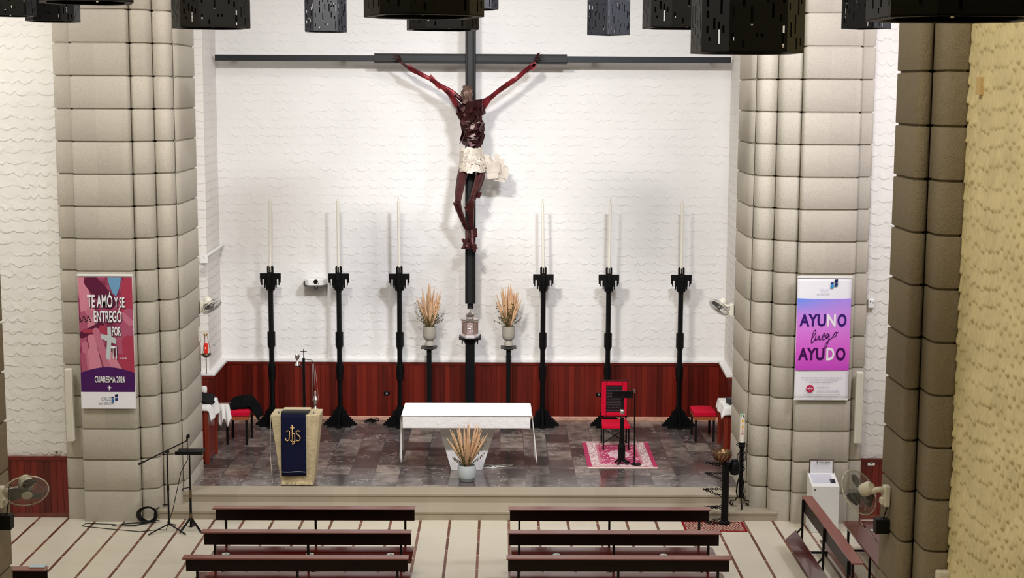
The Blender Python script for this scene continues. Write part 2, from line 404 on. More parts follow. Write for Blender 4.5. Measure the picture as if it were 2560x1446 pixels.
pillar('pillar_chancel_left', chancel_outline('l'), 0, 10.2, M['stone'])
pillar('pillar_chancel_right', chancel_outline('r'), 0, 10.2, M['stone'])
def nave_outline(side):
    y = 1090
    if side == 'r':
        xi = aty(2257, 1086, 13.25).x; xc = aty(2291, 1092, 13.3).x; xw = aty(2385, 1111, 12.95).x
        c = [(xi, 13.92, 0), (xi, 13.22, .09), (xc-.004, 13.22, .10), (xc-.004, 13.42, 0), (xc+.004, 13.42, 0), (xc+.004, 12.93, .14), (xw, 12.93, .05), (xw, 13.1, 0), (xw+.6, 13.1, 0), (xw+.6, 13.92, 0)]
        return rounded(c, 0), xw
    xi = aty(26, 1300, 13.95).x
    c = [(xi, 13.95, 0), (xi-.9, 13.95, 0), (xi-.9, 13.1, 0), (xi-.5, 12.93, .06), (xi-.16, 12.93, .12), (xi-.16, 13.4, 0), (xi-.155, 13.4, 0), (xi-.15, 13.22, .06), (xi, 13.22, .09)]
    return rounded(c, 0)[::-1][::-1], xi
ol, XNW = nave_outline('r')
pillar('pillar_nave_right', ol, 0, 11.8, M['stone_nave'])
ol2, XPL = nave_outline('l')
pillar('pillar_nave_left', ol2[::-1] if False else ol2, 0, 11.8, M['stone_nave'])
# nave wall on the right, modelled trowel scales where it is seen close by
def scale_wall(name, xw, ya, yb, za, zb, mat):
    rnd = random.Random(4); nu, nv = int((yb-ya)/0.010), int((zb-za)/0.012)
    from mathutils import noise as nz
    m = MB()
    def h(y, z):
        n1 = nz.noise(Vector((y*2.3, z*2.3, 3.1))); n2 = nz.noise(Vector((y*7, z*7, 9.7))); n3 = nz.noise(Vector((y*2, z*2, 5.5)))
        q_ = y/0.092+n1*0.9+n2*0.25; col = math.floor(q_); u = q_-col; s = math.sin(PI*u)
        hs = math.sin(col*12.9898+4.1)*43758.5453; zz = z/0.165+0.75*(hs-math.floor(hs))+n3*0.4; fr = zz-math.floor(zz)
        fr = fr-0.16*(1-s)
        body = (1-fr)**0.8 if fr > 0.10 else max(0.0, 0.15+fr*7.5)
        amp = 0.7+0.5*nz.noise(Vector((col*3.7, math.floor(zz)*2.3, 1.7)))
        return 0.032*amp*body*(0.12+0.88*s**0.6) + 0.005*nz.noise(Vector((y*24, z*18, 0))) + 0.02*n1
    m.grid(lambda a, b: (xw-h(ya+(yb-ya)*a, za+(zb-za)*b), ya+(yb-ya)*a, za+(zb-za)*b), nu, nv)
    return struct(m.build(name, mat, smooth=True))
scale_wall('wall_nave_right', XNW-0.005, 8.6, 13.02, 1.5, 7.6, plain('cream_painted_plaster', (216, 201, 156), 0.85, spec=0.15, var=0.08, vscale=3))
m = MB(); m.bx((XNW-0.01, -2, 0), (XNW+0.4, 8.6, 11.8)); m.bx((XNW+0.03, 8.6, 0), (XNW+0.4, 13.1, 11.8)); struct(m.build('wall_nave_right_far', M['wall_nave']))
m = MB(); m.bx((XPL-1.3, -2, 0), (XPL-.9, 13.9, 11.8)); struct(m.build('wall_nave_left', M['wall_nave']))
# mahogany dado
def dado(name, a, b, z0, z1, thick=0.09, bw=0.098, ends=True):
    """vertical boards on a carcass between plan points a and b; the face is to the right of a->b"""
    a = Vector(a); b = Vector(b); d = (b-a); L = d.length; d.normalize(); nrm = Vector((d.y, -d.x))
    R = Matrix(((d.x, nrm.x, 0), (d.y, nrm.y, 0), (0, 0, 1)))
    m = MB(); n = max(1, round(L/bw)); w_ = L/n
    for i in range(n):
        c = a+d*(w_*(i+.5))+nrm*(thick-0.011)
        m.box((c.x, c.y, (z0+z1-0.05)/2), (w_-0.004, 0.022, z1-z0-0.05), rot=R)
    c = a+d*(L/2)+nrm*((thick-0.022)/2)
    m.box((c.x, c.y, (z0+z1-0.05)/2), (L, thick-0.022, z1-z0-0.05), rot=R)
    c = a+d*(L/2)+nrm*(thick/2+0.008)
    m.box((c.x, c.y, z1-0.025), (L+0.016, thick+0.016, 0.05), rot=R)
    return struct(m.build(name, M['dado']))
def strip_trim(name, a, b, z, hgt, thick, mat):
    a = Vector(a); b = Vector(b); d = (b-a); L = d.length; d.normalize(); nrm = Vector((d.y, -d.x))
    R = Matrix(((d.x, nrm.x, 0), (d.y, nrm.y, 0), (0, 0, 1))); c = a+d*(L/2)+nrm*(thick/2-.01)
    m = MB(); m.box((c.x, c.y, z+hgt/2), (L+.06 if hgt < .06 else L, thick+.02, hgt), rot=R); return struct(m.build(name, mat, bevel=0.006))
zd = 1.41
TH = 0.09
dado('trim_1', (XL, YB), (XR, YB), ZP+0.075, zd, TH)
dado('trim_2', (xfl, YF), (XL, YB), ZP+0.075, zd-0.001, TH)
dado('trim_3', (XR, YB), (xfr, YF), ZP+0.075, zd-0.001, TH)
dado('trim_4', (-5.6, YF), (xfl+TH, YF), ZP+0.0, zd, TH)
dado('trim_5', (xfr-TH, YF), (4.75, YF), ZP+0.0, zd, TH)
strip_trim('trim_6', (XL, YB), (XR, YB), zd+0.002, 0.05, TH+0.03, M['white_trim'])
strip_trim('trim_7', (xfl, YF), (XL, YB), zd+0.002, 0.0515, TH+0.03, M['white_trim'])
strip_trim('trim_8', (XR, YB), (xfr, YF), zd+0.002, 0.0515, TH+0.03, M['white_trim'])
strip_trim('trim_9', (-5.6, YF), (xfl+TH, YF), zd+0.002, 0.05, TH+0.03, M['white_trim'])
strip_trim('trim_10', (xfr-TH, YF), (4.75, YF), zd+0.002, 0.05, TH+0.03, M['white_trim'])
strip_trim('baseboard_back', (XL, YB), (XR, YB), ZP, 0.075, TH+0.02, M['skirting'])
zt = aty(100, 1140, YT).z; zt0 = 0.07
dado('trim_11', (-10, YT), (-6.56, YT), zt0, zt, 0.06)
dado('trim_12', (5.5, YT), (10, YT), zt0, zt, 0.06)
strip_trim('baseboard_left', (-10, YT), (-6.56, YT), 0, zt0, 0.065, plain('red_brown_marble', (112, 58, 46), 0.35, var=0.3))
strip_trim('baseboard_right', (5.5, YT), (10, YT), 0, zt0, 0.065, plain('red_brown_marble_b', (112, 58, 46), 0.35, var=0.3))
# ------------------------------------------------------------------ crucifix on the back wall
YC = 27.18
zb = aty(1176, 147, YC).z
xl, xr = aty(534, 143, YC).x, aty(1830, 150, YC).x
o = MB(); o.bx((xl, YC+0.10, zb-0.055), (xr, YC+0.20, zb+0.055))
rail = tag(o.build('steel_beam', M['steel'], bevel=0.004), 'long thin dark steel beam running right across the white wall behind the crucifix', 'beam')
# brackets hold the beam to the plaster
for i, x in enumerate((xl+0.3, -2.9, 1.7, xr-0.3)):
    q = MB(); q.bx((x-0.04, YC+0.20, zb-0.04), (x+0.04, YB-0.001, zb+0.04)); q.build('wall_bracket', M['blackmetal'], rail)
xc = aty(1176, 500, YC).x
crux = thing('crucifix', 'tall black cross with a welded metal figure of a crucified man hanging on it', 'crucifix', (xc, YC, aty(1176, 770, YC).z))
org = Vector(crux.location)
q = MB(org); zl, zt2 = aty(1176, 760, YC).z, aty(1176, -170, YC).z
xa, xb = aty(1163, 500, YC).x-xc, aty(1189, 500, YC).x-xc
q.bx((xc+xa, YC, zl), (xc+xb, YC+0.05, zt2)); q.bx((xc-0.055, YC-0.03, zl), (xc+0.055, YC, zt2))
q.bx((xc-0.055, YC, org.z-0.02), (xc+0.055, YC+0.05, zl))
q.bx((xc-0.055, YC+0.05, 3.4), (xc+0.055, YB-0.001, 3.5))
q.build('upright_post', M['blackmetal'], crux, bevel=0.004)
q = MB(org); q.bx((xc-0.05, YC-0.036, zl+0.01), (xc+0.03, YC-0.031, zt2)); q.build('face_strip', M['steel'], crux)
xcl, xcr = aty(935, 147, YC).x, aty(1418, 153, YC).x
q = MB(org); zh = 0.088
q.bx((xcl, YC+0.052, zb-zh), (xcr, YC+0.095, zb+zh)); q.build('crossbar', M['blackmetal'], crux, bevel=0.004)
q = MB(org); q.bx((xcl, YC+0.04, zb-0.05), (xcr, YC+0.052, zb+0.05)); q.build('crossbar_face', M['steel'], crux)
# --- the figure: one continuous skinned body in the pose of the photograph
def fig(px, py, dy=0.0): return aty(px, py, YC-0.17+dy)
J = {}; E_ = []; RAD = {}
def jt(n, px, py, r, dy=0.0, fr=None):
    J[n] = fig(px, py, dy); RAD[n] = r
    if fr: E_.append((fr, n))
jt('pelvis', 1181, 392, .135, 0.02); jt('waist', 1181, 350, .115, 0, 'pelvis'); jt('ribs', 1177, 312, .15, -.02, 'waist'); jt('chest', 1176, 280, .175, -.03, 'ribs')
jt('collar', 1174, 262, .11, -.02, 'chest'); jt('neck', 1171, 252, .06, -.06, 'collar'); jt('head', 1168, 238, .085, -.11, 'neck'); jt('brow', 1166, 229, .075, -.13, 'head')
for sd, P in (('l', [(1146, 268, .075), (1124, 234, .05), (1098, 212, .048), (1076, 198, .036), (1060, 190, .046), (1040, 179, .044), (1022, 170, .034), (1005, 158, .024), (996, 149, .034)]),
              ('r', [(1204, 272, .075), (1224, 246, .05), (1248, 227, .048), (1285, 203, .036), (1297, 192, .046), (1313, 177, .044), (1329, 163, .034), (1337, 153, .024), (1344, 146, .034)])):
    prev = 'chest'
    for i, (x, y, r) in enumerate(P):
        jt(sd+str(i), x, y, r, 0.08*i/8+.02, prev); prev = sd+str(i)
    hx = -1 if sd == 'l' else 1
    for k, (dx, dy, r) in enumerate(((-14, -3, .010), (-13, -10, .010), (-7, -14, .011), (0, -14, .010), (10, 3, .012))):
        a, b, c_ = P[-1][0], P[-1][1], 'f%s%d' % (sd, k)
        jt(c_+'a', a-hx*dx*-.5*1, b+dy*.5, r+.003, .08, prev); jt(c_+'b', a+hx*dx*-1*-1 if False else a+(hx*-dx), b+dy, r, .05 if k < 4 else .02, c_+'a')
    # second strand of each upper arm, from the back of the shoulder to the elbow
jt('la', 1150, 246, .045, .05, 'collar'); jt('lb', 1130, 228, .036, .06, 'la'); E_.append(('lb', 'l2'))
jt('ra', 1212, 252, .045, .05, 'collar'); jt('rb', 1228, 242, .036, .06, 'ra'); E_.append(('rb', 'r2'))
for sd, P in (('L', [(1160, 415, .098, .0), (1154, 440, .092, -.03), (1148, 472, .078, -.07), (1144, 506, .062, -.12), (1148, 526, .062, -.08), (1156, 548, .055, -.02), (1168, 574, .036, .04), (1170, 594, .042, .0)]),
              ('R', [(1205, 418, .100, .0), (1201, 444, .095, -.04), (1191, 474, .080, -.09), (1178, 506, .064, -.14), (1178, 528, .062, -.10), (1179, 550, .054, -.04), (1179, 574, .036, .03), (1180, 594, .042, -.03)])):
    prev = 'pelvis'
    for i, (x, y, r, d) in enumerate(P):
        jt(sd+str(i), x, y, r, d, prev); prev = sd+str(i)
    bx_ = 1166 if sd == 'L' else 1180
    jt(sd+'b', bx_, 611, .048, -.06, prev)
    for k in range(5):
        jt(sd+'t%d' % k, bx_-13+k*6.0+(0 if sd == 'L' else 3), 625-abs(k-2)*1.2, .015, -.10, sd+'b')
names = list(J); me = bpy.data.meshes.new('body')
me.from_pydata([J[n]-org for n in names], [(names.index(a), names.index(b)) for a, b in E_], [])
body = bpy.data.objects.new('body', me); COL.objects.link(body)
sk = body.modifiers.new('skin', 'SKIN'); sk.use_smooth_shade = False; sk.branch_smoothing = 0.3
sv = me.skin_vertices[0].data if me.skin_vertices else None
if sv is None:
    bpy.context.view_layer.objects.active = body
    me.skin_vertices.new() if hasattr(me.skin_vertices, 'new') else None
    sv = me.skin_vertices[0].data
for i, n in enumerate(names):
    sv[i].radius = (RAD[n], RAD[n]*(0.8 if n in ('chest', 'ribs', 'waist', 'pelvis', 'collar') else 1.0)); sv[i].use_root = n == 'pelvis'
sub = body.modifiers.new('sub', 'SUBSURF'); sub.levels = sub.render_levels = 1
dg = bpy.context.evaluated_depsgraph_get(); dg.update()
me2 = bpy.data.meshes.new_from_object(body.evaluated_get(dg)); bpy.data.objects.remove(body)
me2.name = 'body'
body = bpy.data.objects.new('body', me2); COL.objects.link(body); body.parent = crux
bodymat = plain('maroon_scrap_metal', (62, 28, 30), 0.38, 0.6, var=0.45, vscale=14, bump=0.3, bscale=30)
armmat = plain('red_scrap_metal', (124, 34, 40), 0.4, 0.35, var=0.55, vscale=9)
me2.materials.clear(); me2.materials.append(bodymat); me2.materials.append(armmat)
for p_ in me2.polygons:
    c = p_.center+org; p_.use_smooth = False
    if abs(c.x-xc) > 0.28 and abs(c.x-xc) < 1.12 and c.z > 5.6: p_.material_index = 1
# head: angular plates as a crown and face, hair of hanging slats
rnd = random.Random(11)
def plates(m, n, center, rad, size, zlo, zhi, front=True, tilt=.5, thick=.008, longz=1.6):
    for i in range(n):
        a = rnd.uniform(-PI*.95, -PI*.05) if front else rnd.uniform(0, 2*PI)
        t_ = rnd.random(); z = zlo+(zhi-zlo)*t_
        c = Vector(center(t_))+Vector((math.cos(a)*rad(t_)[0], math.sin(a)*rad(t_)[1], 0)); c.z = z
        R = Matrix.Rotation(a+PI/2+rnd.uniform(-tilt, tilt), 3, 'Z')@Matrix.Rotation(rnd.uniform(-tilt, tilt), 3, 'X')@Matrix.Rotation(rnd.uniform(-.5, .5), 3, 'Y')
        s = size*rnd.uniform(.6, 1.3)
        m.box(c, (s, thick, s*longz*rnd.uniform(.6, 1.2)), rot=R)
hd = J['head']; br = J['brow']
q = MB(org); plates(q, 34, lambda t: (hd.x, hd.y+.03, 0), lambda t: (.085*(1.1-.9*abs(t-.45)), .10*(1.1-.8*abs(t-.4))), .075, hd.z-.11, br.z+.07, tilt=.3)
q.build('head_plates', plain('brown_patina_plate', (112, 88, 78), 0.42, 0.5, var=0.4, vscale=12), crux)
ch = J['chest']; wa = J['waist']
q = MB(org); plates(q, 46, lambda t: (wa.x+(ch.x-wa.x)*t, YC-.19, 0), lambda t: (.15+.085*t, .13+.05*t), .15, wa.z-.06, ch.z+.12)
for sx in (-1, 1): q.tube([(ch.x+sx*(.02+.17*math.sin(a)*1), YC-.37+.05*math.sin(a), ch.z-.06-.10*math.sin(a*1.0)+.1*(1-math.cos(a))*.6) for a in [k*PI/8 for k in range(9)]], .012, 6)
q.build('torso_plates', plain('dark_maroon_plate', (58, 24, 26), 0.35, 0.6, var=0.5, vscale=8), crux)
q = MB(org)
for z_, w_ in ((ch.z-.20, .19), (ch.z-.30, .17), (ch.z-.44, .14), (wa.z+.02, .12)):
    q.tube([(wa.x-w_*math.cos(a), YC-.19-.20*math.sin(a), z_+rnd.uniform(-.03, .03)) for a in [k*PI/7 for k in range(8)]], .009, 6)
q.box((ch.x+.04, YC-.40, ch.z-.27), (.07, .01, .08), rot=Matrix.Rotation(.3, 3, 'Y')); q.box((ch.x+.05, YC-.38, ch.z-.42), (.09, .01, .045), rot=Matrix.Rotation(-.5, 3, 'Y'))
q.build('rib_wires', plain('bare_steel_wire', (168, 150, 146), 0.35, 0.8), crux)
q = MB(org)
for a_, b_, r0 in (('L0', 'L3', .04), ('R0', 'R3', .042), ('L3', 'L6', .03), ('R3', 'R6', .03)):
    for k in range(5):
        o1 = Vector((rnd.uniform(-.06, .06), rnd.uniform(-.10, -.04), 0)); q.tube([J[a_]+o1, J[b_]*.96+J[a_]*.04+o1*.6], [r0, r0*.6], 8)
for k in range(16):
    n1 = rnd.choice(['L2', 'L3', 'L4', 'L5', 'R2', 'R3', 'R4', 'R5', 'L7', 'R7', 'Lb', 'Rb']); c = J[n1]+Vector((rnd.uniform(-.08, .08), -.05, rnd.uniform(-.1, .1)))
    q.box(c, (.06, .012, .17*rnd.uniform(.5, 1)), rot=Matrix.Rotation(rnd.uniform(-.5, .5), 3, 'Y')@Matrix.Rotation(rnd.uniform(-.8, .8), 3, 'Z'))
q.build('leg_tubes', plain('maroon_tube', (80, 40, 40), 0.33, 0.65, var=0.35, vscale=8), crux)
armp = plain('red_brown_plate', (112, 30, 34), 0.36, 0.4, var=0.6, vscale=7)
for sd in 'lr':
    q = MB(org)
    for a_, b_ in ((0, 1), (1, 3), (4, 6), (2, 3), (5, 6)):
        p1, p2 = J[sd+str(a_)], J[sd+str(b_)]; o1 = Vector((rnd.uniform(-.02, .02), -.04, rnd.uniform(-.02, .03)))
        q.tube([p1+o1, (p1+p2)/2+o1+Vector((0, -.015, .01)), p2+o1], [.036, .046, .034], 6)
    for k in range(5):
        p1 = J[sd+str(rnd.choice((1, 2, 3, 6)))]; q.box(p1+Vector((rnd.uniform(-.05, .05), -.05, rnd.uniform(-.04, .04))), (.12, .01, .05), rot=Matrix.Rotation((.6 if sd == 'l' else -.7)+rnd.uniform(-.3, .3), 3, 'Y'))
    q.build('arm_plates', armp, crux)
cl = plain('cream_sheet_metal', (200, 190, 176), 0.6, 0.1, var=0.14, vscale=6)
q = MB(org); pv = J['pelvis']
for i in range(78):
    t_ = rnd.random(); a = rnd.uniform(-PI, 0); z = fig(1176, 372+52*t_).z
    c = Vector((fig(1178+4*t_, 395).x+math.cos(a)*(.19+.05*t_), YC-.19+math.sin(a)*(.17+.03*t_), z))
    R = Matrix.Rotation(a+PI/2, 3, 'Z')@Matrix.Rotation(-.25, 3, 'X')@Matrix.Rotation(rnd.uniform(-.35, .35), 3, 'Y')
    q.box(c, (.15*rnd.uniform(.6, 1.3), .006, .11*rnd.uniform(.6, 1.2)), rot=R)
for (px, py, s1, s2, an) in ((1216, 408, .2, .2, -.2), (1212, 396, .16, .14, .1), (1222, 402, .17, .12, -.5), (1236, 418, .22, .20, -.1), (1248, 410, .16, .2, .2), (1258, 432, .15, .2, .3), (1232, 440, .2, .1, -.1), (1250, 448, .2, .09, .2), (1262, 420, .08, .1, .7), (1243, 396, .1, .16, -.5), (1266, 442, .06, .09, .4), (1226, 426, .16, .16, .1)):
    q.box(fig(px, py, .02+rnd.uniform(-.07, .05)), (s1, .006, s2), rot=Matrix.Rotation(an, 3, 'Y')@Matrix.Rotation(rnd.uniform(-.5, .5), 3, 'Z'))
q.build('loincloth', cl, crux, label='cream sheet metal loincloth flying out to one side')
# ------------------------------------------------------------------ candlesticks
YK = 27.17
zk0 = ZP
def tiered(m, tiers, cx=0, cy=0, w=.035, step=.045):
    """crossed rows of square bars, each further out shorter: tiers = [(z_lo, z_hi)] from the middle outwards"""
    for i, (a, b) in enumerate(tiers):
        for sx, sy in ((1, 0), (-1, 0), (0, 1), (0, -1)):
            if i == 0 and (sx, sy) != (1, 0): continue
            m.box((cx+sx*step*i, cy+sy*step*i, (a+b)/2), (w*1.02 if sx == 0 or i == 0 else step*1.0, w*1.02 if sy == 0 or i == 0 else step*1.0, b-a))
def candlestick_master():
    t = thing('candlestick', 'x', 'candlestick', (0, 0, 0), 0, 'tall black iron candlesticks along the back wall')
    H_ = 3.10
    q = MB(); q.lathe([(.047, .12), (.047, 2.62)], seg=8); q.build('pole', M['iron'], t)
    for z in (1.02, 1.55):
        q = MB(); q.lathe([(.048, z-.17), (.062, z-.16), (.062, z-.06), (.072, z-.055), (.072, z+.12), (.06, z+.125), (.06, z+.17), (.048, z+.175)] if z < 1.2 else [(.048, z-.10), (.058, z-.10), (.058, z-.06), (.073, z-.06), (.073, z+.21), (.05, z+.21)], seg=8); q.build('collar', M['iron'], t)
    q = MB(); hs = [.36, .30, .27, .19, .15, .11, .07]
    for i, h in enumerate(hs):
        for sx, sy in ((1, 0), (-1, 0), (0, 1), (0, -1)):
            q.box((sx*(.045+i*.036), sy*(.045+i*.036), h/2), (.034 if sx else .05, .034 if sy else .05, h))
    for i, h in enumerate((.24, .16, .10, .05)):
        for sx, sy in ((1, 1), (-1, 1), (1, -1), (-1, -1)): q.box((sx*(.06+i*.036), sy*(.06+i*.036), h/2), (.034, .034, h))
    q.bx((-.31, -.05, 0), (.31, .05, .035)); q.bx((-.05, -.31, 0), (.05, .31, .035)); q.bx((-.22, -.22, 0), (.22, .22, .03))
    q.build('base', M['iron'], t)
    # head: block with four arms, drops hanging from them, and a socket on top
    q = MB(); z0 = 2.56
    q.bx((-.045, -.045, z0), (.045, .045, z0+.30))
    for sx, sy in ((1, 0), (-1, 0), (0, 1), (0, -1)):
        for r0, r1, lo, wd in ((.045, .085, .03, .06), (.085, .118, .075, .05), (.118, .19, .19, .05)): q.box((sx*(r0+r1)/2, sy*(r0+r1)/2, z0+(lo+.295)/2), ((r1-r0) if sx else wd, (r1-r0) if sy else wd, .295-lo))
        for r, lo, hi in ((.178, .12, .2), (.158, .075, .2), (.103, .02, .1), (.07, -.02, .06)): q.box((sx*r, sy*r, z0+(lo+hi)/2), (.02, .02, hi-lo))
    q.lathe([(.05, z0-.05), (.065, z0+.02), (.08, z0+.04)], seg=8)
    q.build('head', M['iron'], t)
    q = MB(); q.bx((-.055, -.055, 2.855), (.055, .055, 2.875))
    for a in range(8): q.box((.05*math.cos(a*PI/4), .05*math.sin(a*PI/4), 2.925), (.02, .02, .11+.03*(a % 2)))
    q.build('socket', M['iron'], t)
    return t
kst = []
cm = candlestick_master()
info = [(681, 680, 675), (850, 849, 844), (1000, 1000, 996), (1356, 1356, 1356), (1518, 1521, 1526), (1697, 1700, 1706)]
lab = ['black iron candlestick at the far end of the row, nearest the draped side table', 'black iron candlestick standing just beside the small white projector', 'black iron candlestick next to the dried grass vase, on the lectern side', 'black iron candlestick next to the dried grass vase, on the red chair side', 'black iron candlestick directly behind the carved red chair', 'black iron candlestick last in the row, by the wall fan and paschal candle']
clab = ['tall thin white candle at the end of the row, over the draped side table', 'tall thin white candle rising beside the projector', 'tall thin white candle by the vase on the lectern side', 'tall thin white candle by the vase on the red chair side', 'tall thin white candle behind the carved red chair', 'tall thin white candle at the end of the row near the paschal candle']
def candle(px_top, px_bot, base, label):
    top = aty(px_top, 490, YK); b = Vector((base.x, base.y, ZP+2.88))
    lean = (top.x-b.x)/(top.z-b.z)
    t = thing('candle', label, 'candle', b, 0, 'tall white candles on the iron candlesticks')
    h = 1.32
    q = MB(); q.tube([(0, 0, 0), (lean*h, 0, h), (lean*(h+.012), 0, h+.014)], [.027, .027, .012], 12); q.build('wax_stick', M['wax'], t, smooth=0.6)
    q = MB(); q.tube([(lean*h, 0, h), (lean*(h+.05), 0, h+.05)], .004, 5); q.build('wick', M['grey'], t)
for i, (pb, pm, pt) in enumerate(info):
    base = aty(pb, 1000, YK); loc = (base.x, YK, ZP)
    c = cm if i == 0 else dup(cm, loc)
    c.location = loc; c['label'] = lab[i]
    candle(pt, pm, Vector(loc), clab[i])
# ------------------------------------------------------------------ stands behind the altar
def pedestal(px, label, plate_w, ptop, pw):
    yy = YK+.05 if pw < .1 else YK-.22
    b = aty(px, 940, yy); t = thing('pedestal_stand', label, 'stand', (b.x, yy, ZP), 0, 'black iron pedestals behind the altar')
    zt_ = aty(px, ptop, yy).z-ZP
    q = MB(); q.bx((-pw/2, -pw/2, 0.1), (pw/2, pw/2, zt_)); q.build('post', M['iron'], t)
    q = MB()
    for i, h in enumerate((.26, .2, .15, .1, .06)):
        for sx, sy in ((1, 0), (-1, 0), (0, 1), (0, -1)): q.box((sx*(pw/2+.016+i*.034), sy*(pw/2+.016+i*.034), h/2), (.033 if sx else pw, .033 if sy else pw, h))
    q.build('base', M['iron'], t)
    return t, zt_
for px, lb in ((1073, 'black pedestal stand carrying the dried grass vase on the lectern side'), (1271, 'black pedestal stand carrying the dried grass vase on the red chair side')):
    t, z_ = pedestal(px, lb, .3, 870, .085)
    q = MB(); q.bx((-.145, -.145, z_), (.145, .145, z_+.022)); q.bx((-.08, -.08, z_-.03), (.08, .08, z_)); q.build('top_plate', M['grey'] if False else plain('grey_iron_plate', (66, 64, 60), 0.5, 0.4), t)
t, z_ = pedestal(1175, 'thick black pedestal under the silver tabernacle', .3, 846, .17)
q = MB(); q.bx((-.19, -.19, z_), (.19, .19, z_+.02)); q.lathe([(.085, z_-.12), (.15, z_-.02), (.15, z_)], seg=8)
for sx, sy in ((1, 1), (-1, 1), (1, -1), (-1, -1)): q.bx((sx*.14-.012, sy*.14-.012, z_-.08), (sx*.14+.012, sy*.14+.012, z_))
for sx in (-1, 1): q.bx((sx*.19-.008, -.19, z_), (sx*.19+.008, .19, z_+.045))
q.build('top_plate', M['iron'], t)
TAB = Vector(t.location)+Vector((0, 0, z_+.0205))
# tabernacle: hexagonal silver casket with a stepped roof
t = thing('tabernacle', 'small silver hexagonal tabernacle with a domed lid and cross', 'tabernacle', TAB)
q = MB(); q.prism([(.168*math.cos(a*PI/3), .168*math.sin(a*PI/3)) for a in range(6)], 'z', 0.0, .03); q.prism([(.155*math.cos(a*PI/3), .155*math.sin(a*PI/3)) for a in range(6)], 'z', .03, .055); q.build('plinth', plain('white_silver', (238, 232, 234), 0.3, 0.6), t)
rose = plain('rose_silver', (214, 178, 170), 0.28, 0.9, var=0.25, vscale=30, bump=0.6, bscale=40)
q = MB(); q.prism([(.135*math.cos(a*PI/3), .135*math.sin(a*PI/3)) for a in range(6)], 'z', .055, .30); q.build('casket', rose, t)
for a in range(6):
    q = MB(); q.lathe([(.017, .055), (.012, .07), (.012, .28), (.017, .30)], (.14*math.cos(a*PI/3), .14*math.sin(a*PI/3), 0), 8); q.build('column', M['silver'], t, smooth=0.6)
q = MB(); q.bx((-.055, -.124, .07), (.055, -.114, .285))
for k in range(10): q.lathe([(0, -.008), (.016, 0), (0, .008)], (rnd.uniform(-.04, .04), -.126, rnd.uniform(.09, .27)), 6, (0, -1, 0))
q.build('door', plain('relief_silver', (226, 205, 205), 0.3, 0.8), t)
q = MB(); q.lathe([(.165, .30), (.172, .315), (.172, .335), (.12, .36), (.075, .375), (.07, .42), (.085, .425), (.085, .437), (.04, .46), (.012, .475), (.012, .485), (0, .487)], seg=6); q.build('lid', M['silver'], t)
q = MB(); q.bx((-.007, -.006, .48), (.007, .006, .56)); q.bx((-.026, -.006, .52), (.026, .006, .535)); q.build('cross', M['silver'], t)
# ------------------------------------------------------------------ dried grass arrangements
plume_m = plain('dried_pampas', (208, 170, 134), 0.9, spec=0.1, var=0.18, vscale=25)
stem_m = plain('dried_stem', (150, 116, 72), 0.9, spec=0.1)
leaf_m = plain('dried_olive_leaf', (92, 82, 44), 0.9, spec=0.1, var=0.3, vscale=20)
def arrangement(t, z0, n, height, spread, seed):
    r_ = random.Random(seed)
    for k in range(n):
        a = r_.uniform(0, 2*PI); s = spread*(0.1+1.0*(k/n)**.75); L = height*(1-.42*(k/n)**1.6)*r_.uniform(.86, 1.06)
        tip = Vector((math.cos(a)*s, math.sin(a)*s*.7, L)); b0 = Vector((math.cos(a)*.03, math.sin(a)*.03, -.04))
        pts, rr = [], []
        for j in range(9):
            u = j/8; pos = b0+(tip-b0)*u+Vector((0, 0, 0.02*math.sin(u*PI))); pts.append(pos+Vector((0, 0, z0)))
            rr.append(.004 if u < .25 else max(.0025, 0.019*math.sin(PI*min(1, (u-.2)/.8)**.75)**.9+.002))
        q = MB(); q.tube(pts, rr, 7); q.build('plume', plume_m, t, smooth=True)
    q = MB()
    for k in range(46):
        a = r_.uniform(0, 2*PI); s = r_.uniform(.1, 1)*spread*1.0; L = height*r_.uniform(.12, .58)
        tip = Vector((math.cos(a)*s, math.sin(a)*s*.7, L)); p0 = Vector((math.cos(a)*.03, math.sin(a)*.03, -.02))
        q.tube([p0+Vector((0, 0, z0)), p0*.5+tip*.5+Vector((0, 0, z0+.02)), tip+Vector((0, 0, z0))], .003, 4)
        for j in range(4):
            c = p0+(tip-p0)*(1-.16*j)+Vector((r_.uniform(-.015, .015), r_.uniform(-.015, .015), z0)); q.lathe([(0, -.022), (.009, -.006), (.008, .008), (0, .022)], c, 5, Vector((r_.uniform(-1, 1), r_.uniform(-1, 1), .6)).normalized())
    q.build('filler_sprigs', leaf_m, t, kind='stuff')
def goblet_vase(px, label, seed):
    b = aty(px, 868, YK+.05); z0 = aty(px, 865, YK+.05).z
    t = thing('dried_grass_vase', label, 'vase', (b.x, YK+.05, z0), 0, 'goblet vases of dried grass on pedestals')
    q = MB(); q.lathe([(.075, 0), (.088, .012), (.085, .05), (.062, .09), (.058, .10), (.095, .125), (.118, .165), (.122, .23), (.122, .37), (.112, .37), (.108, .22), (.05, .17), (0, .165)], seg=28); q.build('vase', plain('grey_stoneware', (158, 152, 140), 0.6, var=.06, vscale=10), t, smooth=0.6)
    arrangement(t, .36, 22, .80, .27, seed)
goblet_vase(1074, 'grey goblet vase of dried pampas grass on the pedestal nearer the lectern', 5)
goblet_vase(1271, 'grey goblet vase of dried pampas grass on the pedestal nearer the red chair', 8)
pb = atz(1167, 1203, ZP)
t = thing('dried_grass_pot', 'pale grey round pot of dried pampas grass on the floor before the altar', 'plant pot', (pb.x, pb.y, ZP))
q = MB(); q.lathe([(.10, 0), (.125, .01), (.142, .07)], seg=28); q.build('pot_foot', plain('grey_pot_foot', (128, 134, 134), 0.6), t, smooth=0.6)
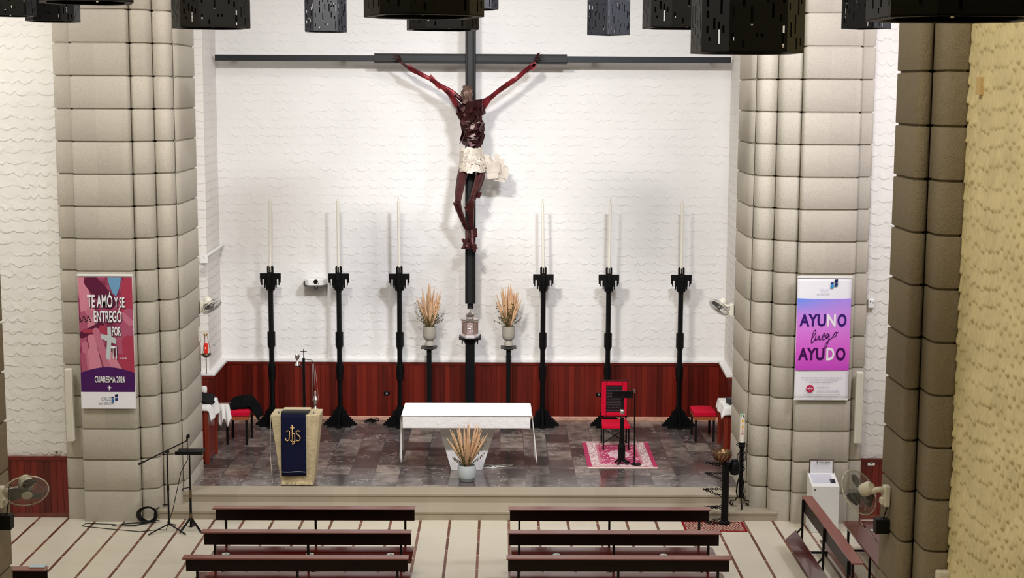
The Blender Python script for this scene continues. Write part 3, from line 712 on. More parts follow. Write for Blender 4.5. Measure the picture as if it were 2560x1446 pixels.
q = MB(); q.lathe([(.142, .07), (.152, .12), (.150, .20), (.138, .262), (.124, .262), (.13, .2), (.1, .16), (0, .155)], seg=28); q.build('pot', plain('pale_grey_pot', (178, 186, 186), 0.55), t, smooth=0.6)
arrangement(t, .25, 26, .74, .36, 21)
# ------------------------------------------------------------------ altar
rough_white = plain('rough_white_stone', (226, 224, 224), 0.8, bump=1.0, bscale=17, spec=.2)
YA = 23.47; ax0, ax1 = aty(1006, 1045, YA).x, aty(1326, 1045, YA).x; ZA = 1.285
alt = thing('altar', 'white rough stone altar table on a tapered block with a linen cloth', 'altar', ((ax0+ax1)/2, YA+.5, ZP)); org = Vector(alt.location)
zs = aty(1165, 1072, YA).z
def rough_block(m, lo, hi, nx, ny, nz_, amp, seed):
    """a hewn block: subdivided box with small random facets"""
    m.bx(lo, hi)
q = MB(org); q.bx((ax0, YA, zs), (ax1, YA+1.02, ZA)); o = q.build('slab', rough_white, alt, bevel=.01)
q = MB(org); yb_ = 23.84
p0, p1 = aty(1128, 1178, yb_).x, aty(1205, 1178, yb_).x; u0, u1 = aty(1094, 1072, yb_).x, aty(1243, 1072, yb_).x
q.frust([(p0, yb_, ZP), (p1, yb_, ZP), (p1, yb_+.5, ZP), (p0, yb_+.5, ZP)], [(u0, yb_, zs), (u1, yb_, zs), (u1, yb_+.55, zs), (u0, yb_+.55, zs)])
q.build('pedestal', rough_white, alt, bevel=.01)
clo = MB(); cx0, cx1 = ax0-.02, ax1+.02; yA0, yA1 = YA+.0, YA+1.04
def clothf(a, b):
    # a runs along the table and down both ends; b runs front to back
    L = cx1-cx0; drop = .80; s = a*(L+2*drop)-drop
    fl = .02*math.sin(b*9+1.2)+.015*math.sin(b*21)
    if s < 0:
        k = -s; return (cx0-.008-.05*(k/drop)*(.5+b*.0)+fl*(k/drop), yA0+.06+(yA1-yA0-.12)*b, ZA+.008-k*(1-.12*(1-abs(2*b-1))))
    if s > L:
        k = s-L; return (cx1+.008+.06*(k/drop)+fl*(k/drop), yA0+.06+(yA1-yA0-.12)*b, ZA+.008-k*(1-.12*(1-abs(2*b-1))))
    return (cx0+s, yA0+(yA1-yA0)*b-.01, ZA+.008)
clo.grid(clothf, 60, 14); o = clo.build('altar_cloth', M['cloth'], None, smooth=.8, solid=.006)
tag(o, 'white linen cloth laid over the altar and hanging at both ends', 'altar cloth')
# ------------------------------------------------------------------ lectern
ls = plain('tawny_stone', (186, 170, 136), 0.85, var=.14, vscale=7, bump=1.0, bscale=30, spec=.2)
YL = 22.87; b0, b1 = aty(703, 1213, YL).x, aty(783, 1213, YL).x; t0, t1 = aty(676, 1038, YL).x, aty(799, 1038, YL).x; zl = aty(737, 1038, YL).z
lec = thing('lectern', 'tapered stone lectern hung with a navy cloth, standing near the platform edge', 'lectern', ((b0+b1)/2, YL+.2, ZP)); org = Vector(lec.location)
q = MB(org); c_ = .05
q.frust([(b0, YL+.02, ZP), (b1-c_, YL+.02, ZP), (b1, YL+.02+c_, ZP), (b1, YL+.42, ZP), (b0, YL+.42, ZP)], [(t0, YL, zl), (t1-c_, YL, zl), (t1, YL+c_, zl), (t1, YL+.46, zl), (t0, YL+.46, zl)])
q.build('block', ls, lec, bevel=.012)
q = MB(org); rl = random.Random(3)
for k in range(16):
    x = b0+.03+(b1-b0-.06)*rl.random(); s = rl.uniform(.03, .07)
    q.lathe([(0, -s*.3), (s*.8, -s*.1), (s*.7, s*.4), (0, s*.7)], (x, YL+.0, ZP+s*.35), 6)
q.build('rubble_foot', ls, lec, kind='stuff')
n0, n1 = aty(703, 1100, YL-.02).x, aty(765, 1100, YL-.02).x; zlo = aty(735, 1192, YL-.02).z
q = MB(org); q.grid(lambda a, b: (n0+(n1-n0)*a, YL-.018-.012*math.sin(a*7)*b-.006, zl+.006-(zl-zlo)*b), 16, 20); q.grid(lambda a, b: (n0+(n1-n0)*a, YL-.024+.4*b, zl+.008), 4, 4)
fr = q.build('antependium', M['navy'], lec, smooth=.8, solid=.004)
q = MB(org); q.grid(lambda a, b: (n0+(n1-n0)*a, YL-.040-.012*math.sin(a*7), zlo+.075+.008*b), 16, 1); q.build('white_braid', M['cloth'], fr)
# IHS monogram in gold thread
mono = MB(org); gx, gz, gy = aty(734, 1090, YL).x, aty(734, 1088, YL).z, YL-.046
def stroke(pts, r=.007): mono.tube([(gx+x*.17, gy, gz+z*.17) for x, z in pts], r, 6)
stroke([(-.08, 1.0), (-.08, -.85)], .008); stroke([(-.28, .72), (.12, .72)]); stroke([(-.15, .95), (-.01, .95)], .005)
stroke([(-.62, .35), (-.48, .46), (-.34, .40), (-.34, .05), (-.38, -.35), (-.52, -.52), (-.68, -.45), (-.70, -.28)], .008)
stroke([(.62, .38), (.46, .48), (.28, .38), (.30, .18), (.52, .0), (.66, -.22), (.58, -.45), (.38, -.50), (.24, -.38)], .009)
stroke([(-.08, .12), (.06, .22), (.14, .08), (.14, -.55), (.04, -.78), (-.12, -.86)], .008); stroke([(-.3, -.45), (-.08, -.6), (.2, -.5)], .006)
mono.build('monogram', M['gold'], fr, smooth=True)
zpad = aty(736, 1020, YL+.36).z
r0, r1 = aty(702, 1022, YL).x, aty(770, 1022, YL).x
q = MB(org); q.frust([(r0, YL+.02, zl+.015), (r1, YL+.02, zl+.015), (r1, YL+.36, zl+.015), (r0, YL+.36, zl+.015)], [(r0, YL+.02, zl+.05), (r1, YL+.02, zl+.05), (r1, YL+.36, zpad-.03), (r0, YL+.36, zpad-.03)]); q.build('bookrest', plain('dark_green_cloth', (32, 38, 34), .8), lec)
q = MB(org); q.bx((r0+.0, YL+.33, zpad-.029), (r1, YL+.39, zpad)); q.build('pad', plain('cream_pad', (226, 208, 170), .7), lec)
for x in (n0-.05, n1+.11):
    q = MB(org); q.lathe([(.012, 0), (.012, .03), (0, .04)], (x, YL+.1, zl+.002), 8); q.build('microphone', M['grey'], lec)
q = MB(org); q.tube([(t0+.02, YL+.3, zl), (t0-.02, YL+.15, zl-.05), (t0-.03, YL+.1, .8), (t0, YL+.1, ZP+.012), (b0-.05, YL+.15, ZP+.008)], .004, 5); q.build('cable', M['cream'], lec)
# ------------------------------------------------------------------ censer stand behind the lectern
YS = 25.2; sx_ = aty(760, 960, YS).x
st = thing('censer_stand', 'slim black post topped by a little cross, holding a hanging silver censer', 'stand', (sx_, YS, ZP)); org = Vector(st.location)
ztp = aty(760, 896, YS).z
q = MB(org); q.bx((sx_-.02, YS-.02, ZP), (sx_+.02, YS+.02, ztp)); q.build('post', M['iron'], st)
q = MB(org); q.bx((sx_-.2, YS-.03, ZP), (sx_+.2, YS+.03, ZP+.03)); q.bx((sx_-.03, YS-.2, ZP), (sx_+.03, YS+.2, ZP+.03)); q.build('foot', M['iron'], st)
q = MB(org); q.bx((sx_-.006, YS-.006, ztp), (sx_+.006, YS+.006, ztp+.16)); q.bx((sx_-.055, YS-.006, ztp+.11), (sx_+.055, YS+.006, ztp+.122)); q.build('cross', M['iron'], st)
hx = aty(784, 905, YS).x
q = MB(org); q.tube([(sx_+.02, YS, ztp-.02), (hx-.03, YS, ztp-.035), (hx, YS, ztp-.09)], .006, 6); q.tube([(sx_-.02, YS, ztp-.14), (sx_-.07, YS, ztp-.14)], .006, 6); q.build('arm', M['steel'], st)
zb_ = aty(786, 1008, YS).z
ce = thing('censer', 'silver incense burner hanging on long chains beside the lectern', 'censer', (hx+.02, YS, zb_-.08)); org = Vector(ce.location); xx = hx+.02
q = MB(org); q.lathe([(.05, -.12), (.055, -.11), (.02, -.07), (.016, -.04), (.04, -.02), (.045, .02), (.045, .05)], (xx, YS, zb_), 16); q.build('bowl', M['silver'], ce, smooth=.7)
q = MB(org); q.lathe([(.045, .055), (.05, .06), (.036, .10), (.018, .14), (.016, .20), (0, .22)], (xx, YS, zb_), 16); q.build('lid', M['silver'], ce, smooth=.7)
for dx in (-.055, 0, .06):
    q = MB(org); q.tube([(xx+dx*.35-.02, YS, ztp-.10), (xx+dx, YS, zb_+(.04 if dx else .21))], .003, 5); q.build('chain', M['silver'], ce)
ib = thing('incense_boat', 'small silver cup on a bell-shaped foot beside the post of the censer stand', 'cup', (sx_-.11, YS, ztp-.145)); org = Vector(ib.location)
q = MB(org); q.lathe([(.05, 0), (.052, .01), (.02, .06), (.01, .09), (.03, .12), (.045, .17), (.04, .19), (.03, .16), (0, .13)], (sx_-.11, YS, ztp-.132), 16); q.build('cup', M['silver'], ib, smooth=.7)
q = MB(org); q.bx((sx_-.15, YS-.04, ztp-.146), (sx_-.06, YS+.04, ztp-.134)); q.build('tray', M['iron'], ib)
# ------------------------------------------------------------------ carved red chair
chx = aty(1541, 1060, 25.2).x
ch_ = thing('carved_chair', 'tall-backed red velvet chair with a black lattice back panel, on the pink rug', 'chair', (chx, 25.5, ZP+.009)); zs_ = .44
frame_m = plain('dark_red_wood', (72, 8, 16), .4)
q = MB(); q.prism([(-.22, .24), (.22, .24), (.25, -.27), (.235, -.29), (-.235, -.29), (-.25, -.27)], 'z', zs_-.06, zs_); q.build('seat', M['red_velvet'], ch_, bevel=.015)
for sx, sy in ((-1, -1), (1, -1), (-1, 1), (1, 1)):
    q = MB(); q.bx((sx*.22-.013, sy*.26-.013, 0), (sx*.22+.013, sy*.26+.013, zs_-.055)); q.build('leg', M['iron'], ch_)
q = MB(); q.tube([(-.22, -.26, .12), (0, 0, .2), (.22, .26, .28)], .008, 6); q.tube([(.22, -.26, .12), (0, .012, .19), (-.22, .26, .28)], .008, 6); q.build('cross_stretcher', M['iron'], ch_)
q = MB(); zb0, zb1 = .50, 1.115
for lo, hi in (((-.225, .24, zb0), (-.145, .28, zb1)), ((.145, .24, zb0), (.225, .28, zb1)), ((-.14, .24, zb1-.07), (.14, .28, zb1)), ((-.14, .24, zb0), (.14, .28, zb0+.06))): q.bx(lo, hi)
q.build('back_cushions', M['red_velvet'], ch_, bevel=.008)
q = MB(); q.bx((-.235, .25, zb0-.02), (-.225, .29, zb1+.02)); q.bx((.225, .25, zb0-.02), (.235, .29, zb1+.02)); q.bx((-.235, .25, zb1+.002), (.235, .29, zb1+.025)); q.bx((-.235, .25, zb0-.03), (.235, .29, zb0-.004)); q.bx((-.22, .25, zs_-.02), (-.2, .285, zb0)); q.bx((.2, .25, zs_-.02), (.22, .285, zb0)); q.build('back_frame', frame_m, ch_)
q = MB(); q.bx((-.145, .262, zb0+.05), (.145, .272, zb1-.06))
latt = MB()
for r_i in range(9):
    z = zb0+.08+r_i*.052
    for c_i in range(6):
        x = -.125+c_i*.05+(.025 if r_i % 2 else 0)
        latt.tube([(x-.025, .256, z), (x, .252, z+.014), (x+.025, .256, z)], .0055, 5)
q.build('back_panel', plain('black_lacquer', (26, 20, 28), .4), ch_); latt.build('lattice', plain('grey_brown_lattice', (74, 64, 66), .4), ch_)
rug_t = NT('pink_oriental_rug'); pc = rug_t.coord(); rx, ry, rz_ = rug_t.xyz(pc)
ax_ = rug_t.math('ABSOLUTE', rx); ay_ = rug_t.math('ABSOLUTE', ry); RW, RD = .585, .93
ed = rug_t.math('MINIMUM', rug_t.math('SUBTRACT', RW, ax_), rug_t.math('SUBTRACT', RD, ay_))
nn = rug_t.noise(pc, 22, 2); v2 = rug_t.n('ShaderNodeTexVoronoi', ins={'Scale': 17.0}); rug_t.t.links.new(pc, v2.inputs['Vector'])
field = rug_t.ramp(rug_t.math('MULTIPLY', v2.outputs['Distance'], 1.0), [(0.22, srgb(232, 190, 200)), (0.34, srgb(182, 84, 112)), (0.6, srgb(168, 62, 96))])
med = rug_t.math('SQRT', rug_t.math('ADD', rug_t.math('POWER', rug_t.math('DIVIDE', rx, .2), 2.0), rug_t.math('POWER', rug_t.math('DIVIDE', ry, .32), 2.0)))
field = rug_t.mix(rug_t.math('LESS_THAN', rug_t.math('ADD', med, rug_t.math('MULTIPLY', nn, .4)), 1.1), field, rug_t.ramp(nn, [(0.4, srgb(222, 206, 204)), (0.6, srgb(206, 150, 170))]))
bord = rug_t.ramp(rug_t.noise(pc, 30, 2), [(0.42, srgb(222, 208, 202)), (0.62, srgb(170, 110, 120))])
cc = rug_t.mix(rug_t.math('LESS_THAN', ed, .24), field, bord)
cc = rug_t.mix(rug_t.math('LESS_THAN', rug_t.math('ABSOLUTE', rug_t.math('SUBTRACT', ed, .24)), .018), cc, srgb(190, 120, 130))
cc = rug_t.mix(rug_t.math('LESS_THAN', ed, .075), cc, srgb(172, 60, 92))
cc = rug_t.mix(rug_t.math('GREATER_THAN', ay_, RD-.05), cc, srgb(226, 212, 198))
ra = [atz(*p, ZP) for p in ((1453, 1106), (1617, 1106), (1648, 1170), (1470, 1173))]
rcx, rcy = sum(p.x for p in ra)/4, sum(p.y for p in ra)/4
q = MB(); q.bx((-RW, -RD, 0), (RW, RD, .008)); o = q.build('rug', rug_t.fin(cc, .95, 0, .1)); o.location = (rcx, rcy, ZP+.0005); tag(o, 'pink patterned oriental rug with a cream border under the carved red chair', 'rug')
# reading stand in front of the chair
sp = atz(1554, 1162, ZP+.01); rs = thing('reading_stand', 'black iron reading stand with a silver ball, before the carved red chair', 'stand', (sp.x, sp.y+.04, ZP+.009)); ry_ = sp.y+.04
k_ = lambda py: aty(1554, py, ry_).z-(ZP+.009)
q = MB(); q.lathe([(.062, .07), (.062, k_(1118)), (.045, k_(1108)), (.038, k_(1090))], seg=8); q.lathe([(.038, k_(1090)), (.03, k_(1045))], seg=8); q.lathe([(.046, k_(1096)-.01), (.046, k_(1096)+.01)], seg=8); q.build('post', M['iron'], rs)
q = MB()
for a in (.3, 2.3, 4.2, 5.5): q.tube([(0, 0, .09), (math.cos(a)*.07, math.sin(a)*.07, .05), (math.cos(a)*.15, math.sin(a)*.12, .015)], [.03, .022, .014], 6)
q.build('foot', M['iron'], rs)
q = MB(); q.lathe([(0, -.05), (.03, -.042), (.05, 0), (.03, .042), (0, .05)], (0, 0, k_(1030)), 18); q.build('ball', M['silver'], rs, smooth=True)
q = MB(); q.bx((-.02, -.012, k_(1024)), (.028, .012, k_(988))); q.build('stem', M['blackmetal'], rs)
q = MB(); q.box((.0, .0, k_(986)), (.345, .02, .13), rot=Matrix.Rotation(.5, 3, 'X')); q.box((0, -.06, k_(994)+.01), (.345, .03, .015)); q.build('book_plate', M['blackmetal'], rs)
mp = atz(1590, 1162, ZP+.01); ms = thing('microphone_stand', 'thin straight black microphone stand on a flat round foot, beside the reading stand', 'microphone stand', (mp.x, mp.y, ZP+.009))
q = MB(); q.lathe([(.09, 0), (.09, .012), (.03, .025)], seg=20); q.build('foot', M['iron'], ms)
tp = aty(1587, 985, mp.y); q = MB(); q.tube([(-.03, 0, .01), (tp.x-mp.x, 0, tp.z-ZP)], .011, 8); q.build('pole', M['iron'], ms)
q = MB(); q.tube([(tp.x-mp.x, 0, tp.z-ZP), (tp.x-mp.x-.012, -.02, tp.z-ZP+.07)], [.01, .015], 8); q.build('microphone', M['grey'], ms)
# ------------------------------------------------------------------ side tables (credences) and red stools
def side_table(name, label, x0, x1, y0, y1, ztop, post_x, cloth_label, drape_l, drape_r, front_drop):
    t = thing(name, label, 'table', ((x0+x1)/2, (y0+y1)/2, ZP), 0, 'red wooden side tables with white cloths'); org = Vector(t.location)
    q = MB(org); q.bx((x0+.02, y0+.02, ZP+.04), (x1-.02, y1-.02, ztop-.03)); q.build('cabinet', M['wood_red'], t)
    q = MB(org); q.bx((x0, y0, ztop-.03), (x1, y1, ztop)); q.build('top', M['wood_red'], t)
    for x in (x0+.03, x1-.03):
        for y in (y0+.03, y1-.03):
            q = MB(org); q.bx((x-.032, y-.032, ZP), (x+.032, y+.032, ztop-.03)); q.build('corner_post', boards('orange_wood', (112, 36, 22), (146, 58, 38), .3), t)
    q = MB(); W = x1-x0
    def cf(a, b):
        s = a*(W+drape_l+drape_r)-drape_l; u = b*((y1-y0)+front_drop)-front_drop
        x = min(max(s, 0), W); dz = 0; yy = y0+max(u, 0); xx = x0+x
        over = max(0, -s)+max(0, s-W); fo = max(0, -u)
        wv = .012*math.sin(yy*14)*min(1, over*8)
        if s < 0: xx = x0-.008-.25*over+wv
        if s > W: xx = x1+.008+.25*over+wv
        if u < 0: yy = y0-.008-.2*fo+.014*math.sin(xx*16)*min(1, fo*8)
        dz = -max(over, fo)-.35*min(over, fo)
        return (xx, yy, ztop+.006+dz)
    q.grid(cf, 36, 30); o = q.build('table_cloth', M['cloth'], None, smooth=.9, solid=.005, off=1); tag(o, cloth_label, 'tablecloth', 'white cloths on the side tables'); return t
cl0 = atz(523, 1162, ZP); zt_l = aty(523, 1020, cl0.y).z
side_table('side_table', 'dark red wooden side table half hidden behind the granite pillar, next to the lectern', cl0.x-.55, cl0.x, cl0.y, cl0.y+.78, zt_l, 0, 'white cloth with a drooping corner on the side table nearest the lectern', .0, .22, .06)
yr = 25.04; cr0 = aty(1810, 1100, yr); zt_r = aty(1810, 1032, yr).z+.09
side_table('side_table', 'dark red wooden side table beside the paschal candle pillar', cr0.x, cr0.x+.55, yr, yr+.75, zt_r, 0, 'white cloth with a pointed corner on the side table by the paschal candle', .16, .0, .14)
# towel hanging beside the left table
tw = MB(); tx = aty(556, 1030, cl0.y+.8).x; ty = cl0.y+.80
def towel(a, b):
    zz = aty(556, 1007, ty).z; L = .36+.07*math.sin(a*12); return (cl0.x+.03+.17*a+.06*b*(a-.2), ty+.03*math.sin(a*15)*b, zz-L*b)
tw.grid(towel, 20, 12); o = tw.build('towel', M['cloth'], None, smooth=.9, solid=.006); tag(o, 'white towel hanging off the back corner of the left side table', 'towel')
q = MB(); q.bx((cl0.x-.02, ty-.012, aty(556, 1007, ty).z-.01), (cl0.x+.24, ty+.012, aty(556, 1007, ty).z+.004)); o = q.build('towel_rail', M['wood_red'], None); tag(o, 'short wooden rail from which the white towel hangs', 'rail')
# things on the tables
bk = thing('missal_stand', 'black sloping book stand on the left side table', 'book stand', (cl0.x-.08, cl0.y+.3, zt_l+.012)); 
q = MB(); q.box((0, 0, .09), (.26, .02, .2), rot=Matrix.Rotation(-.9, 3, 'X')@Matrix.Rotation(.3, 3, 'Z')); q.build('rest', M['blackmetal'], bk)
q = MB(); q.bx((-.12, -.1, 0), (.12, .1, .02)); q.build('base', M['blackmetal'], bk)
o = MB((cl0.x-.17, cl0.y+.55, zt_l+.012)); o.lathe([(.035, 0), (.04, .01), (.012, .05), (.012, .1), (.05, .14), (.055, .2), (.045, .24), (0, .25)], (cl0.x-.17, cl0.y+.55, zt_l+.012), 16); o = o.build('ciborium', M['cloth'], None, smooth=.7); tag(o, 'small white veiled cup at the back of the left side table', 'cup')
o = MB((cr0.x+.14, yr+.24, zt_r+.012)); o.box((cr0.x+.15, yr+.24, zt_r+.012+.05), (.14, .2, .1), .15); o = o.build('book', plain('dark_book', (40, 40, 48), .6), None, bevel=.006); tag(o, 'thick dark book lying on the right side table', 'book')
def stool(label, x, y, w_, d_, zt_, rz=0):
    t = thing('red_stool', label, 'stool', (x, y, ZP), rz, 'red upholstered stools beside the side tables'); h = zt_-ZP
    q = MB(); q.grid(lambda a, b: (-w_/2+w_*a, -d_/2+d_*b, h-.02+.03*math.sin(PI*a)**.5*math.sin(PI*b)**.5), 10, 10); q.bx((-w_/2, -d_/2, h-.09), (w_/2, d_/2, h-.02)); q.build('cushion', M['red_velvet'], t, bevel=.012)
    q = MB(); q.bx((-w_/2+.01, -d_/2, h-.15), (w_/2-.01, -d_/2+.025, h-.092)); q.bx((-w_/2+.01, d_/2-.025, h-.15), (w_/2-.01, d_/2, h-.092)); q.bx((-w_/2+.01, -d_/2+.026, h-.15), (-w_/2+.03, d_/2-.026, h-.092)); q.bx((w_/2-.03, -d_/2+.026, h-.15), (w_/2-.01, d_/2-.026, h-.092)); q.build('seat_rail', boards('orange_rail', (150, 74, 40), (176, 96, 58), .35, 'x'), t)
    for sx in (-1, 1):
        for sy in (-1, 1):
            q = MB(); q.bx((sx*(w_/2-.04)-.018, sy*(d_/2-.03)-.018, 0), (sx*(w_/2-.04)+.018, sy*(d_/2-.03)+.018, h-.09)); q.build('leg', M['blackmetal'], t)
    return t
stool('red upholstered stool with a black coat thrown over it, beside the left side table', aty(592, 1030, 25.6).x, 25.85, .42, .6, aty(590, 1030, 25.55).z)
stool('red upholstered stool with a clear seat, beside the right side table', aty(1764, 1040, 25.85).x, 26.2, .40, .62, aty(1761, 1040, 25.85).z+.06)
co = MB(); rc = random.Random(2); scx, scy, scz = aty(592, 1030, 25.6).x, 26.0, aty(590, 1030, 25.55).z
from mathutils import noise as nz
def coat(a, b):
    x = scx-.22+.56*a; y = scy-.28+.5*b; lift = max(0, math.sin(PI*a)*math.sin(PI*b))
    dz = .03+.17*lift**.7+.05*nz.noise(Vector((a*5, b*5, 0)))
    if a > .8: dz -= (a-.8)*1.2
    return (x+.05*nz.noise(Vector((a*4, b*4, 7))), y+.14*(a-.5)+.05*nz.noise(Vector((a*4, b*4, 3))), scz+dz-.0)
co.grid(coat, 26, 22); o = co.build('coat', plain('black_coat', (10, 11, 13), .9, spec=.1), None, smooth=True, solid=.012); tag(o, 'black coat heaped over the red stool by the left side table', 'coat')
# ------------------------------------------------------------------ paschal candle on its wrought iron stand
py_ = 22.2; px_ = aty(1851, 1250, py_).x; pz_ = Z1+.001
ps = thing('paschal_candle_stand', 'tall black wrought iron stand with scrolled feet beside the granite pillar', 'candle stand', (px_, py_, pz_)); K = lambda y: aty(1855, y, py_).z-pz_
q = MB(); q.bx((-.028, -.028, .15), (.028, .028, K(1122))); q.build('post', M['iron'], ps)
for a in (.5, .5+2*PI/3, .5+4*PI/3):
    c, s = math.cos(a), math.sin(a); q = MB()
    q.tube([(c*r, s*r, z) for r, z in ((.02, .50), (.055, .38), (.07, .24), (.05, .16), (.09, .10), (.15, .09), (.175, .05), (.15, .014), (.12, .03), (.13, .055))], .011, 6); q.build('scroll_leg', M['iron'], ps)
q = MB(); q.lathe([(.03, K(1122)), (.05, K(1120)), (.052, K(1106)), (.04, K(1106))], seg=14); q.build('socket', M['iron'], ps)
q = MB()
for a in range(4):
    c, s = math.cos(a*PI/2+.4), math.sin(a*PI/2+.4); z = K(1135)
    q.tube([(c*.03, s*.03, z-.12), (c*.07, s*.07, z-.10), (c*.08, s*.08, z-.02), (c*.05, s*.05, z+.02), (c*.05, s*.05, z-.02)], .007, 5); q.tube([(c*.03, s*.03, z-.16), (c*.06, s*.06, z-.2), (c*.04, s*.04, z-.23)], .006, 5)
q.tube([(.085*math.cos(k*PI/8), .085*math.sin(k*PI/8), K(1112)) for k in range(16)], .006, 5, True)
for a in range(4): q.tube([(0.03*math.cos(a*PI/2+.4), .03*math.sin(a*PI/2+.4), .56), (.06*math.cos(a*PI/2+.4), .06*math.sin(a*PI/2+.4), .60), (.045*math.cos(a*PI/2+.4), .045*math.sin(a*PI/2+.4), .65)], .007, 5)
q.build('scrolls', M['iron'], ps)
pc_ = thing('paschal_candle', 'thick white decorated paschal candle with a flame pattern and red year figures', 'candle', (px_, py_, pz_+K(1106)+.001)); Hc = aty(1855, 1036, py_).z-(pz_+K(1106))
q = MB(); q.lathe([(.038, 0), (.038, Hc-.004), (.034, Hc), (0, Hc)], seg=24); cb = q.build('wax_stick', M['wax'], pc_, smooth=.6)
q = MB(); q.tube([(0, 0, Hc), (.004, 0, Hc+.03)], .003, 5); q.build('wick', M['blackmetal'], pc_)
def onwax(u, z): a = -PI/2+u/.0385; return (.0388*math.cos(a), .0388*math.sin(a), z)
dec = {'orange': plain('decal_orange', (244, 150, 30), .5), 'red': plain('decal_red', (206, 60, 40), .5), 'green': plain('decal_green', (120, 190, 150), .5), 'dark': plain('decal_dark', (30, 34, 36), .5), 'yellow': plain('decal_yellow', (250, 206, 40), .5)}
def blob(cols, pts): 
    q = MB(); q.poly([onwax(u, z) for u, z in pts]); q.build('painted_motif', dec[cols], cb, fix=False)
z1 = Hc*.66
for k in range(10):
    a = k*PI/5; blob('orange' if k % 2 else 'yellow', [(.0, z1), (.03*math.cos(a-.25), z1+.05*math.sin(a-.25)), (.036*math.cos(a), z1+.085*math.sin(a)), (.03*math.cos(a+.25), z1+.05*math.sin(a+.25))])
blob('green', [(-.025, z1+.10), (-.01, z1+.14), (-.02, z1+.2), (-.03, z1+.15)]); blob('dark', [(.004, z1+.11), (.022, z1+.10), (.02, z1+.12), (.008, z1+.17)]); blob('dark', [(.0, z1-.16), (.008, z1-.16), (.006, z1-.08), (.002, z1-.08)]); blob('red', [(.006, z1+.19), (.02, z1+.19), (.016, z1+.215)])
q = MB()
def dg_(pts, u0, z0, s): q.tube([onwax(u0+x*s, z0+z*s*1.6) for x, z in pts], .0022, 4)
two = [(0, .8), (.3, 1), (.6, .8), (.6, .6), (0, 0), (.65, 0)]; zero = [(.3, 0), (.05, .3), (.05, .7), (.3, 1), (.55, .7), (.55, .3), (.3, 0)]; three = [(0, .9), (.35, 1), (.55, .75), (.25, .52), (.6, .3), (.3, 0), (0, .1)]; 
for g, u0 in ((two, -.031), (zero, -.014), (two, .003), (three, .019)): dg_(g, u0, Hc*.28, .02)
dg_([(0, 0), (.2, 0), (.1, .5), (.4, 1), (.7, .5), (.6, 0), (.8, 0)], -.01, Hc*.28+.045, .026)
q.build('year_figures', dec['red'], cb)
# ------------------------------------------------------------------ baptismal font with chains, on its rug
def chain(m, a, b, n, r=.016):
    a, b = Vector(a), Vector(b); d = (b-a); L = d.length/n; d.normalize()
    x = d.cross(Vector((0, 0, 1))); x = x.normalized() if x.length > .01 else Vector((1, 0, 0)); y = d.cross(x)
    for i in range(n):
        c = a+d*(L*(i+.5)); w_ = x if i % 2 else y
        pts = [c+d*(math.cos(t)*(L*.62))+w_*(math.sin(t)*r) for t in [k*2*PI/10 for k in range(10)]]
        m.tube(pts, r*.36, 5, True)
fp = atz(1812, 1312, .008); fx, fy = fp.x, fp.y+.04
fo = thing('baptismal_font', 'black iron baptismal font post with a bronze bowl and welded chains', 'font', (fx, fy, .0075)); K = lambda y: aty(1812, y, fy).z-.0075
q = MB(); q.lathe([(.09, 0), (.09, .03), (.055, .05), (.055, K(1165)), (.085, K(1160)), (.085, K(1155))], seg=8); q.build('post', M['iron'], fo)
bz = K(1150); bxo = aty(1805, 1140, fy).x-fx
q = MB(); q.lathe([(.05, bz-.04), (.09, bz), (.135, bz+.07), (.15, bz+.13), (.142, bz+.135), (.12, bz+.07), (.06, bz+.02), (0, bz+.01)], (bxo, 0, 0), 28); q.build('bowl', plain('bronze', (118, 92, 66), .28, .85, var=.4, vscale=10), fo, smooth=.7)
q = MB()
for k in range(7): a = -PI+k*PI/6; q.tube([(bxo+math.cos(a)*.10, math.sin(a)*.10, bz+.0), (bxo+math.cos(a+.3)*.148, math.sin(a+.3)*.148, bz+.09)], .01, 5)
q.build('bowl_ribs', plain('copper_rib', (96, 40, 30), .4, .5), fo)
q = MB(); vx = aty(1837, 1172, fy).x-fx; q.lathe([(0, K(1190)), (.06, K(1187)), (.085, K(1175)), (.075, K(1160)), (.05, K(1154)), (.055, K(1152)), (.04, K(1156))], (vx, .02, 0), 18); q.tube([(.05, .01, K(1172)), (vx-.03, .02, K(1172))], .018, 6); q.build('side_pot', M['iron'], fo, smooth=.7)
for y0, y1, xe2, ye in ((1160, 1166, 1764, 1156), (1184, 1200, 1763, 1181), (1222, 1240, 1758, 1222), (1265, 1270, 1761, 1267), (1296, 1307, 1765, 1305)):
    ex = aty(xe2, ye, fy).x-fx
    for yy in (y0, y1):
        q = MB(); chain(q, (-.05, -.02, K(yy)), (ex, -.05, K(ye)), 8 if y0 != 1160 else 5); q.build('chain', M['iron'], fo)
    q = MB(); q.lathe([(0, -.02), (.018, 0), (0, .02)], (ex, -.05, K(ye)), 6); q.build('chain_end', M['iron'], fo)
rg = NT('red_kilim'); pc = rg.coord(); rx, ry, _z = rg.xyz(pc); ax_ = rg.math('ABSOLUTE', rx); ay_ = rg.math('ABSOLUTE', ry)
ed = rg.math('MINIMUM', rg.math('SUBTRACT', .465, ax_), rg.math('SUBTRACT', .25, ay_))
zz = rg.math('FRACT', rg.math('MULTIPLY', rg.math('ADD', rg.math('ABSOLUTE', rg.math('SUBTRACT', rg.math('FRACT', rg.math('MULTIPLY', rx, 5.4)), .5)), rg.math('MULTIPLY', ay_, 3.4)), 4.0))
fld = rg.mix(rg.math('GREATER_THAN', rg.math('ADD', zz, rg.math('MULTIPLY', rg.noise(pc, 40, 2), .5)), .8), srgb(96, 24, 26), srgb(202, 172, 150))
cc = rg.mix(rg.math('LESS_THAN', ed, .03), fld, srgb(128, 12, 24))
ra = [atz(*p, 0) for p in ((1703, 1305), (1858, 1307), (1868, 1330), (1712, 1330))]
